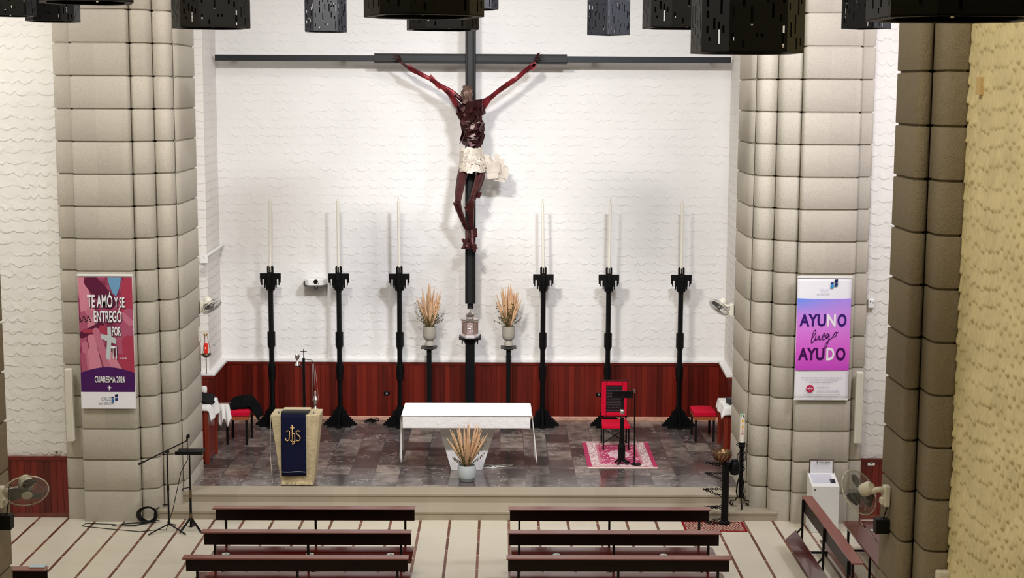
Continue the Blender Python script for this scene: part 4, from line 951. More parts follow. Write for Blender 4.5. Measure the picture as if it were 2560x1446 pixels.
q = MB(); q.bx((-.465, -.25, 0), (.465, .25, .007)); o = q.build('kilim_rug', rg.fin(cc, .95, 0, .1)); o.location = (sum(p.x for p in ra)/4, sum(p.y for p in ra)/4, .0003); tag(o, 'small red and cream patterned rug under the iron font', 'rug')
# ------------------------------------------------------------------ banners on the chancel pillars
def banner(label, c_tl, c_tr, c_br, c_bl, Y):
    tl, tr, br, bl = [aty(*p, Y) for p in (c_tl, c_tr, c_br, c_bl)]
    x0 = (tl.x+bl.x)/2; x1 = (tr.x+br.x)/2; z0 = (bl.z+br.z)/2; z1 = (tl.z+tr.z)/2
    t = thing('banner', label, 'banner', ((x0+x1)/2, Y, z0)); W, Hh = x1-x0, z1-z0
    q = MB(); q.grid(lambda a, b: (-W/2+W*a, .008*math.sin(b*5+a*3)*min(1, 3*b*(1-b)), Hh*b), 12, 24); sh = q.build('sheet', M['vinyl_white'], t, smooth=True, solid=.003, off=1)
    for z, r in ((Hh-.012, .014), (.012, .012)):
        q = MB(); q.bx((-W/2-.005, -r, z-r), (W/2+.005, r, z+r)); q.build('rail', M['white'], t, bevel=.004)
    def at(u, v, d=.012): return Vector((-W/2+W*u, -d, Hh*(1-v)))   # u across, v down
    return t, sh, W, Hh, at
def flat(sh, name, mat, pts, label=None):
    """a printed patch: a thin polygon lying just in front of the sheet"""
    q = MB(); q.poly(pts); o = q.build(name, mat, sh, fix=False, label=label); return o
def P_(n, c, r=.55): return plain(n, c, r, spec=.25)
def print_text(s, mat, sh, at, W, Hh, u0, u1, v0, v1, d, bold=.01, name='lettering'):
    return lettering(s, mat, sh, at(u0, v1, d), (1, 0, 0), (0, 0, 1), W*(u1-u0), Hh*(v1-v0), name, bold)
tw_ = P_('print_white', (244, 242, 244)); 
# left banner
t, sh, W, Hh, at = banner('purple Lent banner picturing open hands, hanging on a granite pillar', (193, 686), (331, 687), (340, 1021), (205, 1022), 21.79)
bgm = NT('hands_print'); pc = bgm.coord(); 
bgc = bgm.ramp(bgm.noise(pc, 5.5, 3), [(.3, srgb(96, 26, 58)), (.5, srgb(150, 62, 92)), (.7, srgb(196, 110, 136))])
flat(sh, 'picture', bgm.fin(bgc, .55, 0, .25), [at(0.005, .82, .011), at(.995, .82, .011), at(.995, .02, .011), at(.005, .02, .011)])
fing = [P_('print_pink_a', (198, 116, 138)), P_('print_pink_b', (176, 88, 116)), P_('print_pink_c', (214, 136, 154)), P_('print_dark', (96, 28, 60)), P_('print_rose', (172, 60, 84))]
def finger(u0, v0, u1, v1, w, m, d):
    a, b = Vector((u0*W, v0*Hh)), Vector((u1*W, v1*Hh)); dr = (b-a).normalized(); n_ = Vector((-dr.y, dr.x)); pts = []
    for k in range(7): an = PI/2+k*PI/6; pts.append(a+n_*(w*math.sin(an))*1+dr*(w*math.cos(an)))
    for k in range(7): an = -PI/2+k*PI/6; pts.append(b+n_*(w*1.1*math.sin(an))+dr*(w*1.1*math.cos(an)))
    pts = [(min(max(p.x/W, .006), .994), min(max(p.y/Hh, .022), .815)) for p in pts]
    flat(sh, 'printed_finger', m, [at(x, y, d) for x, y in pts][::-1])
d = .0125
for i, (a, b, c, e, w, m) in enumerate(((.02, .06, .2, .34, .11, 2), (.25, .05, .55, .2, .11, 3), (.95, .05, .85, .3, .10, 4), (.92, .3, .8, .55, .10, 1), (.9, .5, .95, .75, .10, 4), (.1, .3, .05, .5, .06, 1), (.18, .28, .3, .3, .045, 0), (.05, .45, .4, .38, .05, 3), (.1, .42, .3, .42, .03, 4),
        (.1, .52, .12, .78, .05, 0), (.22, .47, .35, .74, .055, 2), (.31, .42, .55, .74, .052, 0), (.2, .57, .25, .76, .045, 2), (.06, .6, .1, .8, .04, 1), (.55, .6, .75, .76, .06, 2), (.75, .62, .9, .72, .06, 4), (.42, .4, .5, .45, .05, 4), (.8, .3, .95, .36, .045, 0))):
    finger(a, b, c, e, w, fing[m], d); d += .0002
flat(sh, 'blue_sleeve', P_('print_blue', (112, 160, 196)), [at(u, v, .0164) for u, v in ((.55, .022), (.8, .022), (.76, .1), (.70, .16), (.64, .14), (.58, .08))][::-1])
q = MB(); rr_ = random.Random(9)
for k in range(16): q.lathe([(0, -.004), (.011, 0), (0, .002)], at(.03+.2*k/16, .33+.02*math.sin(k*.9), .0168), 6, (0, -1, 0))
q.build('rosary_beads', P_('print_bead', (40, 30, 34)), sh, kind='stuff')
pur = P_('print_purple', (74, 26, 92)); arc = [(0.005, .875)]+[(.005+.99*k/14, .73-.042*math.sin(PI*k/14)) for k in range(15)]+[(.995, .875)]
flat(sh, 'purple_field', pur, [at(u, v, .017) for u, v in arc]); flat(sh, 'white_field', M['vinyl_white'], [at(u, v, .0172) for u, v in ((.0, 1), (0, .875), (1, .875), (1, 1))])
sil = P_('print_silver', (196, 204, 206)); flat(sh, 'printed_cross', sil, [at(u, v, .0172) for u, v in ((.52, .39), (.585, .385), (.59, .46), (.68, .475), (.675, .515), (.585, .505), (.56, .635), (.475, .63), (.51, .495), (.40, .475), (.405, .44), (.52, .45))][::-1])
tsh = P_('print_text_shade', (60, 40, 60))
for s, u0, u1, v0, v1 in (('TE AMÓ', .17, .63, .125, .245), ('Y SE', .66, .85, .165, .245), ('ENTREGÓ', .28, .79, .245, .355), ('POR', .605, .77, .385, .455), ('TI', .575, .68, .53, .625), ('CUARESMA 2024', .26, .81, .755, .805)):
    print_text(s, tsh, sh, at, W, Hh, u0+.012, u1+.012, v0+.004, v1+.004, .0176, .03); print_text(s, tw_, sh, at, W, Hh, u0, u1, v0, v1, .018, .022)
print_text('M. ALGIR', tw_, sh, at, W, Hh, .73, .86, .617, .628, .018, .01)
flat(sh, 'small_cross', tw_, [at(u, v, .018) for u, v in ((.515, .825), (.535, .825), (.535, .838), (.56, .838), (.56, .846), (.535, .846), (.535, .862), (.515, .862), (.515, .846), (.49, .846), (.49, .838), (.515, .838))][::-1])
nv = [P_('logo_blue', (36, 60, 120)), P_('logo_navy', (26, 34, 78)), P_('logo_sky', (58, 110, 168)), P_('logo_grey', (126, 130, 140))]
def logo(sh, at, u, v, s, asp, cols, d):
    for (a, b, c, e), m in zip(((0, .28, .42, .46), (.55, .0, 1, .40), (0, .52, .42, 1.0), (.55, .46, 1, .86)), cols):
        sk_ = -.22; flat(sh, 'logo_tile', m, [at(u+s*x, v+s*asp*(y+sk_*x*.6+.1), d) for x, y in ((a, b), (c, b), (c, e), (a, e))][::-1])
logo(sh, at, .555, .892, .12, .5*W/Hh*2.2*1.1, (nv[0], nv[1], nv[2], nv[0]), .018)
print_text('CRUZ', nv[3], sh, at, W, Hh, .37, .55, .915, .94, .018, .0); print_text('del SEÑOR', nv[3], sh, at, W, Hh, .32, .60, .944, .972, .018, .0)
# right banner
t, sh, W, Hh, at = banner('pink and violet AYUNO luego AYUDO banner hanging on a granite pillar', (1995, 691), (2131, 692), (2118, 1001), (1984, 1001), 21.79)
gr_ = NT('pink_violet_print'); pc = gr_.coord(); gx_, gy_, gz_ = gr_.xyz(pc)
f_ = gr_.math('DIVIDE', gz_, Hh); base = gr_.ramp(f_, [(.26, srgb(206, 76, 200)), (.40, srgb(226, 100, 214)), (.56, srgb(226, 128, 226)), (.72, srgb(204, 146, 236)), (.82, srgb(176, 146, 240))])
cor = gr_.math('MULTIPLY', gr_.math('MAXIMUM', gr_.math('SUBTRACT', f_, .68), 0.0), gr_.math('SUBTRACT', .3, gx_))
base = gr_.mix(gr_.math('MINIMUM', gr_.math('MULTIPLY', cor, 9.0), 1.0), base, srgb(96, 150, 240))
flat(sh, 'pink_field', gr_.fin(base, .55, 0, .25), [at(0.003, .755, .0125)]+[at(k/8*.994+.003, .175+.006*math.sin(PI*k/8), .0125) for k in range(9)]+[at(.997, .755, .0125)])
dpu = P_('ink_indigo', (54, 22, 112)); dpl = P_('ink_plum', (66, 10, 82))
for s, m, u0, u1, v0, v1 in (('AYU', dpu, .055, .545, .300, .402), ('N', tw_, .56, .725, .300, .402), ('O', dpu, .755, .925, .298, .404), ('AYU', dpl, .05, .535, .572, .675), ('D', tw_, .57, .72, .572, .675), ('O', dpl, .745, .925, .570, .677)):
    print_text(s, m, sh, at, W, Hh, u0, u1, v0, v1, .015, .03)
q = MB()
def pen(pts): 
    P3 = []
    for i in range(len(pts)-1):
        a0 = pts[max(i-1, 0)]; a1 = pts[i]; a2 = pts[i+1]; a3 = pts[min(i+2, len(pts)-1)]
        for k in range(5):
            s = k/5; P3.append(tuple(.5*((2*b)+(-a+c)*s+(2*a-5*b+4*c-e)*s*s+(-a+3*b-3*c+e)*s**3) for a, b, c, e in zip(a0, a1, a2, a3)))
    P3.append(pts[-1]); q.tube([at(u, v, .014) for u, v in P3], .0062, 6)
pen([(.30, .495), (.36, .455), (.355, .43), (.32, .45), (.285, .515), (.30, .535), (.36, .50), (.37, .47), (.36, .505), (.38, .513), (.43, .475), (.425, .505), (.45, .508), (.50, .485), (.535, .470), (.52, .455), (.485, .485), (.50, .508), (.55, .495), (.605, .47), (.575, .46), (.55, .485), (.575, .497), (.615, .465), (.60, .52), (.555, .575), (.54, .555), (.60, .515), (.66, .495), (.70, .465), (.735, .448), (.71, .455), (.69, .48), (.72, .485), (.75, .46), (.735, .447), (.78, .45)])
q.build('script_word', dpl, sh, smooth=True)
logo(sh, at, .61, .022, .13, .5*W/Hh*2.2*1.1, (nv[0], nv[1], P_('logo_cyan', (50, 150, 206)), nv[0]), .0145)
pale = P_('ink_pale_grey', (214, 216, 226)); gy2 = P_('ink_grey', (120, 120, 132))
print_text('CRUZ', pale, sh, at, W, Hh, .42, .58, .095, .118, .014, 0); print_text('del SEÑOR', pale, sh, at, W, Hh, .36, .60, .122, .145, .014, 0)
for i, (s, u0, u1) in enumerate((('Durante este tiempo de Cuaresma y Semana Santa,', .13, .88), ('todo lo recaudado en este cepillo digital', .19, .80), ('será donado íntegramente a', .28, .71))):
    print_text(s, gy2, sh, at, W, Hh, u0, u1, .810+.019*i, .823+.019*i, .015, 0)
q = MB(); c_ = at(.29, .905, .0135); q.lathe([(.058, 0), (.058, .001), (0, .0011)], c_, 24, (0, -1, 0)); q.build('red_emblem', P_('emblem_red', (196, 30, 76)), sh)
for (a, b) in (((-.04, 0), (.04, 0)), ((0, -.04), (0, .04)), ((-.022, -.016), (-.022, .016)), ((.022, -.016), (.022, .016))):
    q = MB(); q.box(c_+Vector(((a[0]+b[0])/2, -.0025, (a[1]+b[1])/2)), (abs(b[0]-a[0])+.008, .001, abs(b[1]-a[1])+.008)); q.build('emblem_stroke', tw_, sh)
pk = P_('ink_lilac', (196, 190, 208)); print_text('Ayuda a la', pk, sh, at, W, Hh, .42, .65, .878, .899, .015, .005); print_text('Iglesia Necesitada', pk, sh, at, W, Hh, .42, .83, .912, .933, .015, .005)
for i, (s, u0, u1) in enumerate((('Tu limosna transformará tu ayuda en ayuda', .17, .86), ('en favor de quienes más lo necesitan', .22, .80), ('gracias por tu ayuda', .37, .69))):
    print_text(s, gy2, sh, at, W, Hh, u0, u1, .946+.018*i, .957+.018*i, .015, 0)
# ------------------------------------------------------------------ fans
def fan(label, mount, wall_n, head, front, R=.2, group=None):
    mount = Vector(mount); n = Vector(wall_n).normalized(); head = Vector(head); fr = Vector(front).normalized()
    t = thing('wall_fan', label, 'fan', mount, 0, 'white wall fans'); O = mount
    zq = Vector((0, 0, 1)); sd = n.cross(zq)
    def rotm(a, b, c): return Matrix((a, b, c)).transposed()
    q = MB(O); Rm = rotm(sd, n, zq); q.box(mount+n*.03, (.10, .058, .2), rot=Rm); q.box(mount+n*.045-zq*.05, (.085, .09, .06), rot=Rm); q.build('wall_plate', M['cream'], t, bevel=.012)
    mot_b = head-fr*.13
    q = MB(O); q.tube([mount+n*.05+zq*.06, mount+n*.12+zq*.06, mot_b-zq*.05, mot_b], [.03, .026, .022, .025], 10); q.build('arm', M['cream'], t, smooth=True)
    q = MB(O); q.lathe([(0, -.15), (.045, -.145), (.062, -.12), (.066, -.05), (.058, -.02), (0, -.02)], head-fr*.02, 20, fr); q.build('motor', M['cream'], t, smooth=.7)
    x = fr.cross(Vector((0.1, .2, 1))).normalized(); y = fr.cross(x)
    for k in range(3):
        a0 = k*2*PI/3+.5; q = MB(O)
        def bl(u, v):
            r = .035+(R*.82-.035)*u; a = a0+(v-.5)*(1.35-.25*u)*(.55+.45*math.sin(PI*(.15+.8*u))); c = math.cos(a); s = math.sin(a)
            return head+x*(c*r)+y*(s*r)+fr*(.018*(v-.5)*2)
        q.grid(bl, 8, 8); q.build('blade', plain('smoke_grey_blade', (66, 66, 66), .35), t, smooth=True, solid=.003)
    q = MB(O); q.lathe([(.036, -.02), (.036, .02), (0, .03)], head, 16, fr); q.build('hub', M['grey'], t, smooth=.7)
    q = MB(O); N = 66
    for dz, dr in ((.055, R*.55), (-.055, R*.6)):
        for k in range(N):
            a = 2*PI*k/N; c, s = math.cos(a), math.sin(a); d_ = x*c+y*s
            q.tube([head+d_*.045+fr*dz, head+d_*dr+fr*dz, head+d_*(R*.9)+fr*dz*.72, head+d_*R], .0010, 3)
        for rr in (R*.5, R*.78):
            q.tube([head+(x*math.cos(a)+y*math.sin(a))*rr+fr*dz*(1 if rr < R*.7 else .86) for a in [k*2*PI/28 for k in range(28)]], .0013, 3, True)
    q.build('guard', plain('guard_grey', (150, 149, 144), .5), t)
    q = MB(O); q.tube([head+(x*math.cos(a)+y*math.sin(a))*R for a in [k*2*PI/36 for k in range(36)]], .0055, 6, True); q.build('guard_rim', M['cream'], t, smooth=True)
    q = MB(O); q.lathe([(.05, 0), (.05, .006), (0, .008)], head+fr*.056, 20, fr); q.build('centre_badge', plain('badge_grey', (186, 186, 182), .4), t)
    return t
YN = 13.6
xr_ = aty(2216, 1245, YN).x; xl_ = XPL
xr_pl = nave_outline('r')[0]; xri = aty(2257, 1086, 13.25).x
m0 = Vector((xri-.005, YN, aty(2200, 1240, YN).z))
fan('white wall fan seen from behind, on the brown pillar above the side benches', m0, (-1, 0, 0), aty(2148, 1232, 13.75), (-.52, .62, -.5), .222)
ctl = MB(m0); zc = aty(2195, 1315, YN).z
bxk = thing('control_box', 'small black box fixed to the brown pillar just below the wall fan', 'box', (xri-.005, YN, zc)); 
q = MB(); q.bx((-.13, -.05, -.07), (0, .06, .07)); q.build('case', M['blackmetal'], bxk, bevel=.006); q = MB(); q.tube([(-.05, .0, .07), (-.02, -.02, .2), (-.01, -.03, .34)], .006, 6); q.build('cable', M['blackmetal'], bxk)
m1 = Vector((XPL+.005, YN, aty(8, 1243, YN).z))
fan('white wall fan facing the camera at the picture edge, over the transept floor', m1, (1, 0, 0), aty(66, 1228, 13.55), (.30, -.78, -.55), .2)
bxk2 = dup(bxk, (XPL+.135, YN-.0, aty(10, 1305, YN).z), 0, 'small black box under the wall fan that faces the camera')
xp4 = X(500, 23.7); 
fan('white wall fan above the hanging red lamp, on the granite pillar', (xp4+.02, 23.8, aty(488, 768, 23.8).z), (1, 0, 0), aty(528, 766, 23.85), (.52, -.25, -.72), .185)
xp5 = X(1833, 23.7)
fan('white wall fan over the right side table, on the granite pillar', (xp5-.02, 23.8, aty(1845, 775, 23.8).z), (-1, 0, 0), aty(1798, 769, 23.85), (-.55, -.30, -.68), .185)
# ------------------------------------------------------------------ small fittings on walls
def column_speaker(label, px, y0, y1, Y):
    a, b = aty(px, y0, Y), aty(px, y1, Y); t = thing('column_speaker', label, 'loudspeaker', (b.x, Y, b.z), 0, 'slim white column loudspeakers'); Hs = a.z-b.z
    q = MB(); q.bx((-.055, -.045, 0), (.055, .045, Hs)); q.build('case', M['cream'], t, bevel=.012)
    q = MB(); q.bx((-.04, -.049, .03), (.04, -.0455, Hs-.03)); q.build('grille', plain('speaker_cloth', (214, 208, 190), .8), t)
    q = MB(); q.bx((-.03, .046, Hs*.3), (.03, .11, Hs*.36)); q.bx((-.03, .046, Hs*.7), (.03, .11, Hs*.76)); q.build('bracket', M['grey'], t)
column_speaker('slim white column loudspeaker beside the purple Lent banner', 178, 922, 1103, 21.85)
column_speaker('slim white column loudspeaker beside the pink AYUNO banner', 2143, 930, 1108, 21.85)
column_speaker('cream loudspeaker top at the foot of the brown pillar, by the cream nave wall', 2347, 1427, 1640, 12.88)
pj = aty(790, 704, YB-.17); t = thing('projector', 'white projector on a wall shelf between two candlesticks', 'projector', (pj.x, YB-.2, pj.z))
q = MB(); q.prism([(-.19, .19), (.19, .19), (.19, -.1), (.12, -.16), (-.12, -.16), (-.19, -.1)], 'z', -.055, .065); q.build('case', M['white'], t, bevel=.012)
q = MB(); q.lathe([(.042, 0), (.042, .02), (.03, .02), (.028, .01), (0, .01)], (.02, -.155, .02), 18, (0, -1, 0)); q.build('lens', M['blackmetal'], t, smooth=.7)
q = MB(); q.bx((-.21, -.14, -.075), (.21, .2, -.062)); q.bx((-.21, .0, -.1), (-.17, .2, -.075)); q.bx((.17, .0, -.1), (.21, .2, -.075)); q.bx((-.215, -.14, -.06), (-.2, .1, .02)); q.build('shelf', M['grey'], t)
q = MB(); q.lathe([(.009, 0), (.009, .01)], (.07, -.158, -.02), 8, (0, -1, 0)); q.build('sensor', M['blackmetal'], t)
q = MB(); q.tube([(-.02, -.1, -.07), (-.01, -.12, -.12), (.03, -.1, -.13), (.05, .0, -.08)], .007, 5); q.build('cable', M['blackmetal'], t)
cd = MB(); a, b = aty(821, 712, YB-.02), aty(823, 900, YB-.02); cd.bx((a.x-.022, YB-.03, b.z), (a.x+.022, YB-.002, a.z)); o = cd.build('cable_trunking', M['white_trim'], None, bevel=.004); tag(o, 'white vertical cable trunking running down the wall from the projector', 'trunking')
tl0, tl1 = aty(492, 648, 25.6), aty(556, 612, YB-.03)
t = thing('tube_light', 'white tube light running along the side wall above the detector', 'light', ((xfl+.06, YF, tl0.z)))
q = MB((xfl+.06, YF, tl0.z)); q.tube([(XL+.07, YB-.05, tl1.z), (xfl+.06, YF, (tl0.z+tl1.z)/2-.0), (xfl+.0+.06, YF-.45, (tl0.z+tl1.z)/2)], .03, 8); q.build('tube', M['white'], t, smooth=.8)
q = MB((xfl+.06, YF, tl0.z)); zc = (tl0.z+tl1.z)/2; q.bx((xfl+.002, YF+.25, zc-.02), (xfl+.06, YF+.29, zc+.02)); q.bx((xfl-.03, YF-.44, zc-.12), (xfl+.10, YF-.42, zc+.03)); q.build('bracket', M['white_trim'], t)
def detector(label, p, n):
    t = thing('alarm_detector', label, 'detector', p, 0, 'small white alarm detectors'); 
    q = MB(); q.bx((-.05, -.04, -.07), (.05, .03, .07)); q.build('case', M['white'], t, bevel=.015)
    for x in (-.018, .022):
        q = MB(); q.lathe([(.009, 0), (.009, .004), (0, .005)], (x, -.0405, .03*(1 if x < 0 else .4)), 8, (0, -1, 0)); q.build('sensor_dot', M['blackmetal'], t)
p = aty(512, 648, YF-.05); detector('small white alarm box on the side wall above the left inner fan', (p.x, YF-.04, p.z), 0)
p = aty(2178, 759, YT-.05); detector('small cream alarm box on the transept wall beside the pink banner', (p.x, YT-.04, p.z), 0)
def socket(label, px, py, Y, m, name='socket'):
    p = aty(px, py, Y); t = thing(name, label, 'socket', (p.x, Y, p.z)); q = MB(); q.bx((-.055, -.012, -.04), (.055, 0, .04)); q.build('plate', m, t, bevel=.006)
    q = MB(); q.lathe([(.022, 0), (.022, .003), (0, .003)], (0, -.0125, 0), 12, (0, -1, 0)); q.build('cover', M['grey'], t)
socket('dark socket plate on the red panelling between two candlesticks, lectern side', 967, 984, YB-TH-.001, M['iron']); socket('dark socket plate on the red panelling beside the carved chair', 1497, 987, YB-TH-.001, M['iron'])
socket('cream junction box sitting on the transept panelling beside the granite pillar', 142, 1131, YT-.001, M['cream'], 'junction_box'); socket('white switch box by the brown pillar in the transept', 2178, 1158, YT-.062, M['white'], 'switch_box')
d_ = ray(2447, 215); p = CAMP+d_*((XNW-.045)/d_.x)
o = MB(p); o.bx((p.x-.012, p.y-.05, p.z-.075), (p.x+.06, p.y+.05, p.z+.075)); o = o.build('cover_plate', plain('cream_cover_plate', (206, 176, 120), .7), None, bevel=.004); tag(o, 'small painted cover plate high on the cream nave wall beside the brown pillar', 'cover plate')
p = atz(930, 1056, ZP); o = MB(); r9 = random.Random(4)
for k in range(4): o.tube([(p.x+.09*math.cos(a+k)+.03*k-.05, p.y+.05*math.sin(a)*(1+.2*k), ZP+.012+.012*k+.01*math.sin(a*3)) for a in [j*2*PI/14 for j in range(14)]], .009, 5, True)
o = o.build('cable_bundle', M['blackmetal'], None); tag(o, 'small black cable bundle on the floor at the foot of the red panelling', 'cable')
# sanctuary lamp
YLp = 23.7; hp = aty(514, 836, YLp); zt_ = hp.z; t = thing('sanctuary_lamp', 'hanging sanctuary lamp with a glowing red glass, on a bracket by the pillar', 'lamp', (hp.x, YLp, zt_)); O = Vector(t.location)
q = MB(O); bx0 = xp4; q.bx((bx0+.002, YLp-.02, zt_-.12), (bx0+.02, YLp+.02, zt_+.12)); q.tube([(bx0, YLp, zt_+.06), (hp.x, YLp, zt_+.06), (hp.x, YLp, zt_+.01)], .010, 6); q.tube([(bx0, YLp, zt_-.08), (bx0+.06, YLp, zt_-.02), (bx0+.09, YLp, zt_+.05)], .007, 6); q.build('wall_bracket', M['cream'], t)
q = MB(O); q.lathe([(.03, -.02), (.04, -.01), (.03, .005), (0, .01)], hp, 12)
zl_ = aty(514, 888, YLp).z
for a in (0, 2.1, 4.2): q.tube([hp+Vector((.02*math.cos(a), .02*math.sin(a), -.01)), (hp.x+.03+.08*math.cos(a)-.03, YLp+.08*math.sin(a), zl_+.01)], .004, 5)
q.build('chain', M['brass'], t)
gl = NT('red_glass'); gm = gl.fin(srgb(170, 12, 10), .15); gl.b.inputs['Emission Color'].default_value = (1, .06, .03, 1); gl.b.inputs['Emission Strength'].default_value = .9
q = MB(O); q.lathe([(.032, zl_+.03-zt_), (.036, zl_+.06-zt_), (.036, zl_+.19-zt_), (.032, zl_+.19-zt_), (.03, zl_+.05-zt_), (0, zl_+.05-zt_)], (hp.x, YLp, zt_), 16); q.build('red_glass', gm, t, smooth=.7)
fm = NT('flame'); fmm = fm.fin(srgb(255, 200, 160), .5); fm.b.inputs['Emission Color'].default_value = (1, .55, .35, 1); fm.b.inputs['Emission Strength'].default_value = 4.0
q = MB(O); q.lathe([(0, -.012), (.010, 0), (0, .022)], (hp.x, YLp-.0345, zl_+.115), 8); q.build('flame', fmm, t)
q = MB(O); q.lathe([(0, -.05), (.03, -.04), (.07, -.005), (.085, .005), (.075, .02), (.05, .012), (.04, .03), (0, .03)], (hp.x, YLp, zl_), 16); q.lathe([(.006, -.32), (.008, -.05)], (hp.x, YLp, zl_), 6); q.build('crown_base', plain('dark_bronze', (84, 68, 52), .35, .7), t, smooth=.7)
# ------------------------------------------------------------------ microphone boom, music stand, cables by the left pillar
bp = atz(423, 1330, 0); t = thing('boom_microphone_stand', 'black boom microphone stand with a slanting arm in front of the granite pillar', 'microphone stand', (bp.x, bp.y, 0)); O = Vector(t.location)
zj = aty(420, 1130, bp.y).z
q = MB(O); q.tube([(bp.x, bp.y, .12), (bp.x, bp.y, zj*.55)], .014, 8); q.tube([(bp.x, bp.y, zj*.55), (bp.x, bp.y, zj)], .010, 8); q.lathe([(.018, -.04), (.018, .04)], (bp.x, bp.y, zj*.55), 8); q.lathe([(.022, -.03), (.022, .03)], (bp.x, bp.y, .13), 8); q.build('pole', M['blackmetal'], t)
for a in (-2.45, -.6, 1.5):
    q = MB(O); q.tube([(bp.x, bp.y, .12), (bp.x+.34*math.cos(a), bp.y+.34*math.sin(a)*.9, .012)], .011, 6); q.build('leg', M['blackmetal'], t)
e0, e1 = aty(346, 1162, bp.y-.1), aty(468, 1102, bp.y+.1)
q = MB(O); q.tube([e0, e0+(e1-e0)*.2, e1], [.018, .010, .010], 8); q.lathe([(.02, -.03), (.02, .03)], (bp.x, bp.y, zj), 8, (1, 0, 0)); q.build('boom', M['blackmetal'], t)
q = MB(O); q.tube([e1, e1+Vector((.0, 0, .05)), e1+Vector((.02, -.02, .07))], [.012, .016, .03], 10); q.lathe([(0, -.03), (.026, -.012), (.026, .012), (0, .03)], e1+Vector((.02, -.02, .075)), 10); q.build('microphone', M['blackmetal'], t)
q = MB(O); gxy = atz(395, 1325, .006); q.tube([e1+Vector((0, .01, 0)), e1+Vector((-.01, .03, -.3)), e1*.55+Vector((bp.x+.06, bp.y+.02, .3))*.45, (bp.x+.05, bp.y+.03, .3), (bp.x-.05, bp.y+.02, .02), tuple(atz(395, 1325, .006)), tuple(atz(350, 1330, .006)), tuple(atz(260, 1322, .006)), tuple(atz(205, 1316, .006)), tuple(atz(215, 1309, .006)), tuple(atz(290, 1312, .006))], .006, 6); q.build('cable', M['blackmetal'], t)
cb_ = MB(); r7 = random.Random(5); hub = [atz(300, 1313, .008), atz(330, 1311, .008), atz(362, 1306, .008), atz(385, 1303, .012)]
for k in range(4):
    pts = [Vector((p.x+r7.uniform(-.1, .1), p.y-.08+r7.uniform(-.05, .04), .008+.01*k)) for p in hub]; cb_.tube(pts, .007, 5)
cc_ = atz(372, 1303, 0)
for k in range(5): cb_.tube([(cc_.x+(.11+.012*k)*math.cos(a), cc_.y-.06-.04*k*.3+.02*math.sin(a*2), .12+(.10+.008*k)*math.sin(a)) for a in [j*2*PI/16 for j in range(16)]], .007, 5, True)
cb_.tube([atz(385, 1303, .01), aty(386, 1285, 21.88), aty(388, 1276, 21.90), aty(405, 1263, 22.1), aty(450, 1260, 22.34), aty(452, 1232, 22.34), aty(458, 1222, 22.36), aty(478, 1219, 22.42)], .009, 6)
o = cb_.build('cable_coil', M['blackmetal'], None); tag(o, 'tangle of black cable on the floor, climbing the steps beside the granite pillar', 'cable')
mp = atz(478, 1327, 0); t = thing('music_stand', 'black folding music stand with a flat desk, beside the boom microphone stand', 'music stand', (mp.x, mp.y, 0)); zm = aty(470, 1130, mp.y).z
q = MB(); q.tube([(0, 0, .05), (0, 0, zm*.45)], .019, 8); q.tube([(0, 0, zm*.45), (0, 0, zm-.02)], .013, 8); q.build('pole', M['blackmetal'], t)
q = MB(); q.lathe([(.023, .16), (.023, .26)], seg=8); q.lathe([(.023, zm*.45-.04), (.023, zm*.45+.08)], seg=8); q.build('clamp', plain('brown_clamp', (96, 76, 48), .5), t)
for a in (-2.3, -.6, 1.6):
    q = MB(); q.tube([(0, 0, .2), (.2*math.cos(a), .2*math.sin(a), .015)], .017, 6); q.tube([(0, 0, .05), (.11*math.cos(a), .11*math.sin(a), .1)], .006, 5); q.build('leg', M['blackmetal'], t)
q = MB(); R0 = Matrix.Rotation(1.05, 3, 'X'); q.box((.02, 0, zm), (.40, .28, .012), rot=Matrix.Rotation(.08, 3, 'X')); q.box((.02, -.14, zm+.01), (.40, .012, .05)); q.build('desk', M['blackmetal'], t)
# white cables on the sanctuary floor by the altar
wc = MB(); r8 = random.Random(12); c0 = atz(1240, 1168, ZP)
for k in range(3): wc.tube([(c0.x+(.13+.03*k)*math.cos(a)+.1*(k-1), c0.y+.11*math.sin(a+k)+.02*math.cos(3*a), ZP+.006+.004*k) for a in [j*2*PI/18 for j in range(18)]], .005, 5, True)
o = wc.build('white_cable', M['white'], None); tag(o, 'loops of thin white cable on the dark floor at the foot of the altar', 'cable')
# ------------------------------------------------------------------ donation kiosk
YKk = 21.36; kx = aty(2062, 1300, YKk).x; kz = lambda y, dy=0: aty(2062, y, YKk+dy).z
t = thing('donation_kiosk', 'tall white donation kiosk with a sloping screen and a notice, before the granite pillar', 'kiosk', (kx, YKk, 0)); wk = .41/2
zf = kz(1217); zbk = kz(1182, .36); a0 = [(-wk+.0, 0), (wk, 0)]
q = MB(); q.prism([(0.0, 0.0), (0.36, 0.0), (0.36, zbk), (0.0, zf)], 'x', -wk, wk); q.build('body', M['white'], t, bevel=.008)
sl = Vector((0, .36, zbk-zf)).normalized(); nn_ = Vector((0, -sl.z, sl.y))
q = MB(); c = Vector((-.02, .20, zf+(zbk-zf)*.20/.36))+nn_*.003; q.box(c, (.31, .24, .004), rot=Matrix((Vector((1, 0, 0)), sl, nn_)).transposed()); q.build('screen', plain('pale_screen', (206, 206, 216), .25), t)
q = MB(); c = Vector((.125, .13, zf+(zbk-zf)*.13/.36))+nn_*.007; q.box(c, (.075, .10, .006), rot=Matrix((Vector((1, 0, 0)), sl, nn_)).transposed()); q.build('card_reader', plain('dark_reader', (24, 28, 46), .2), t)
q = MB(); q.bx((-wk+.03, -.002, zf-.07), (-wk+.06, -.0005, zf-.04)); q.build('badge', M['grey'], t)
nz0, nz1 = zbk-.02, kz(1149, .34)
q = MB(); q.bx((-.165, .34, nz0), (.165, .348, nz1-.012)); nt = q.build('notice', M['paper'], t)
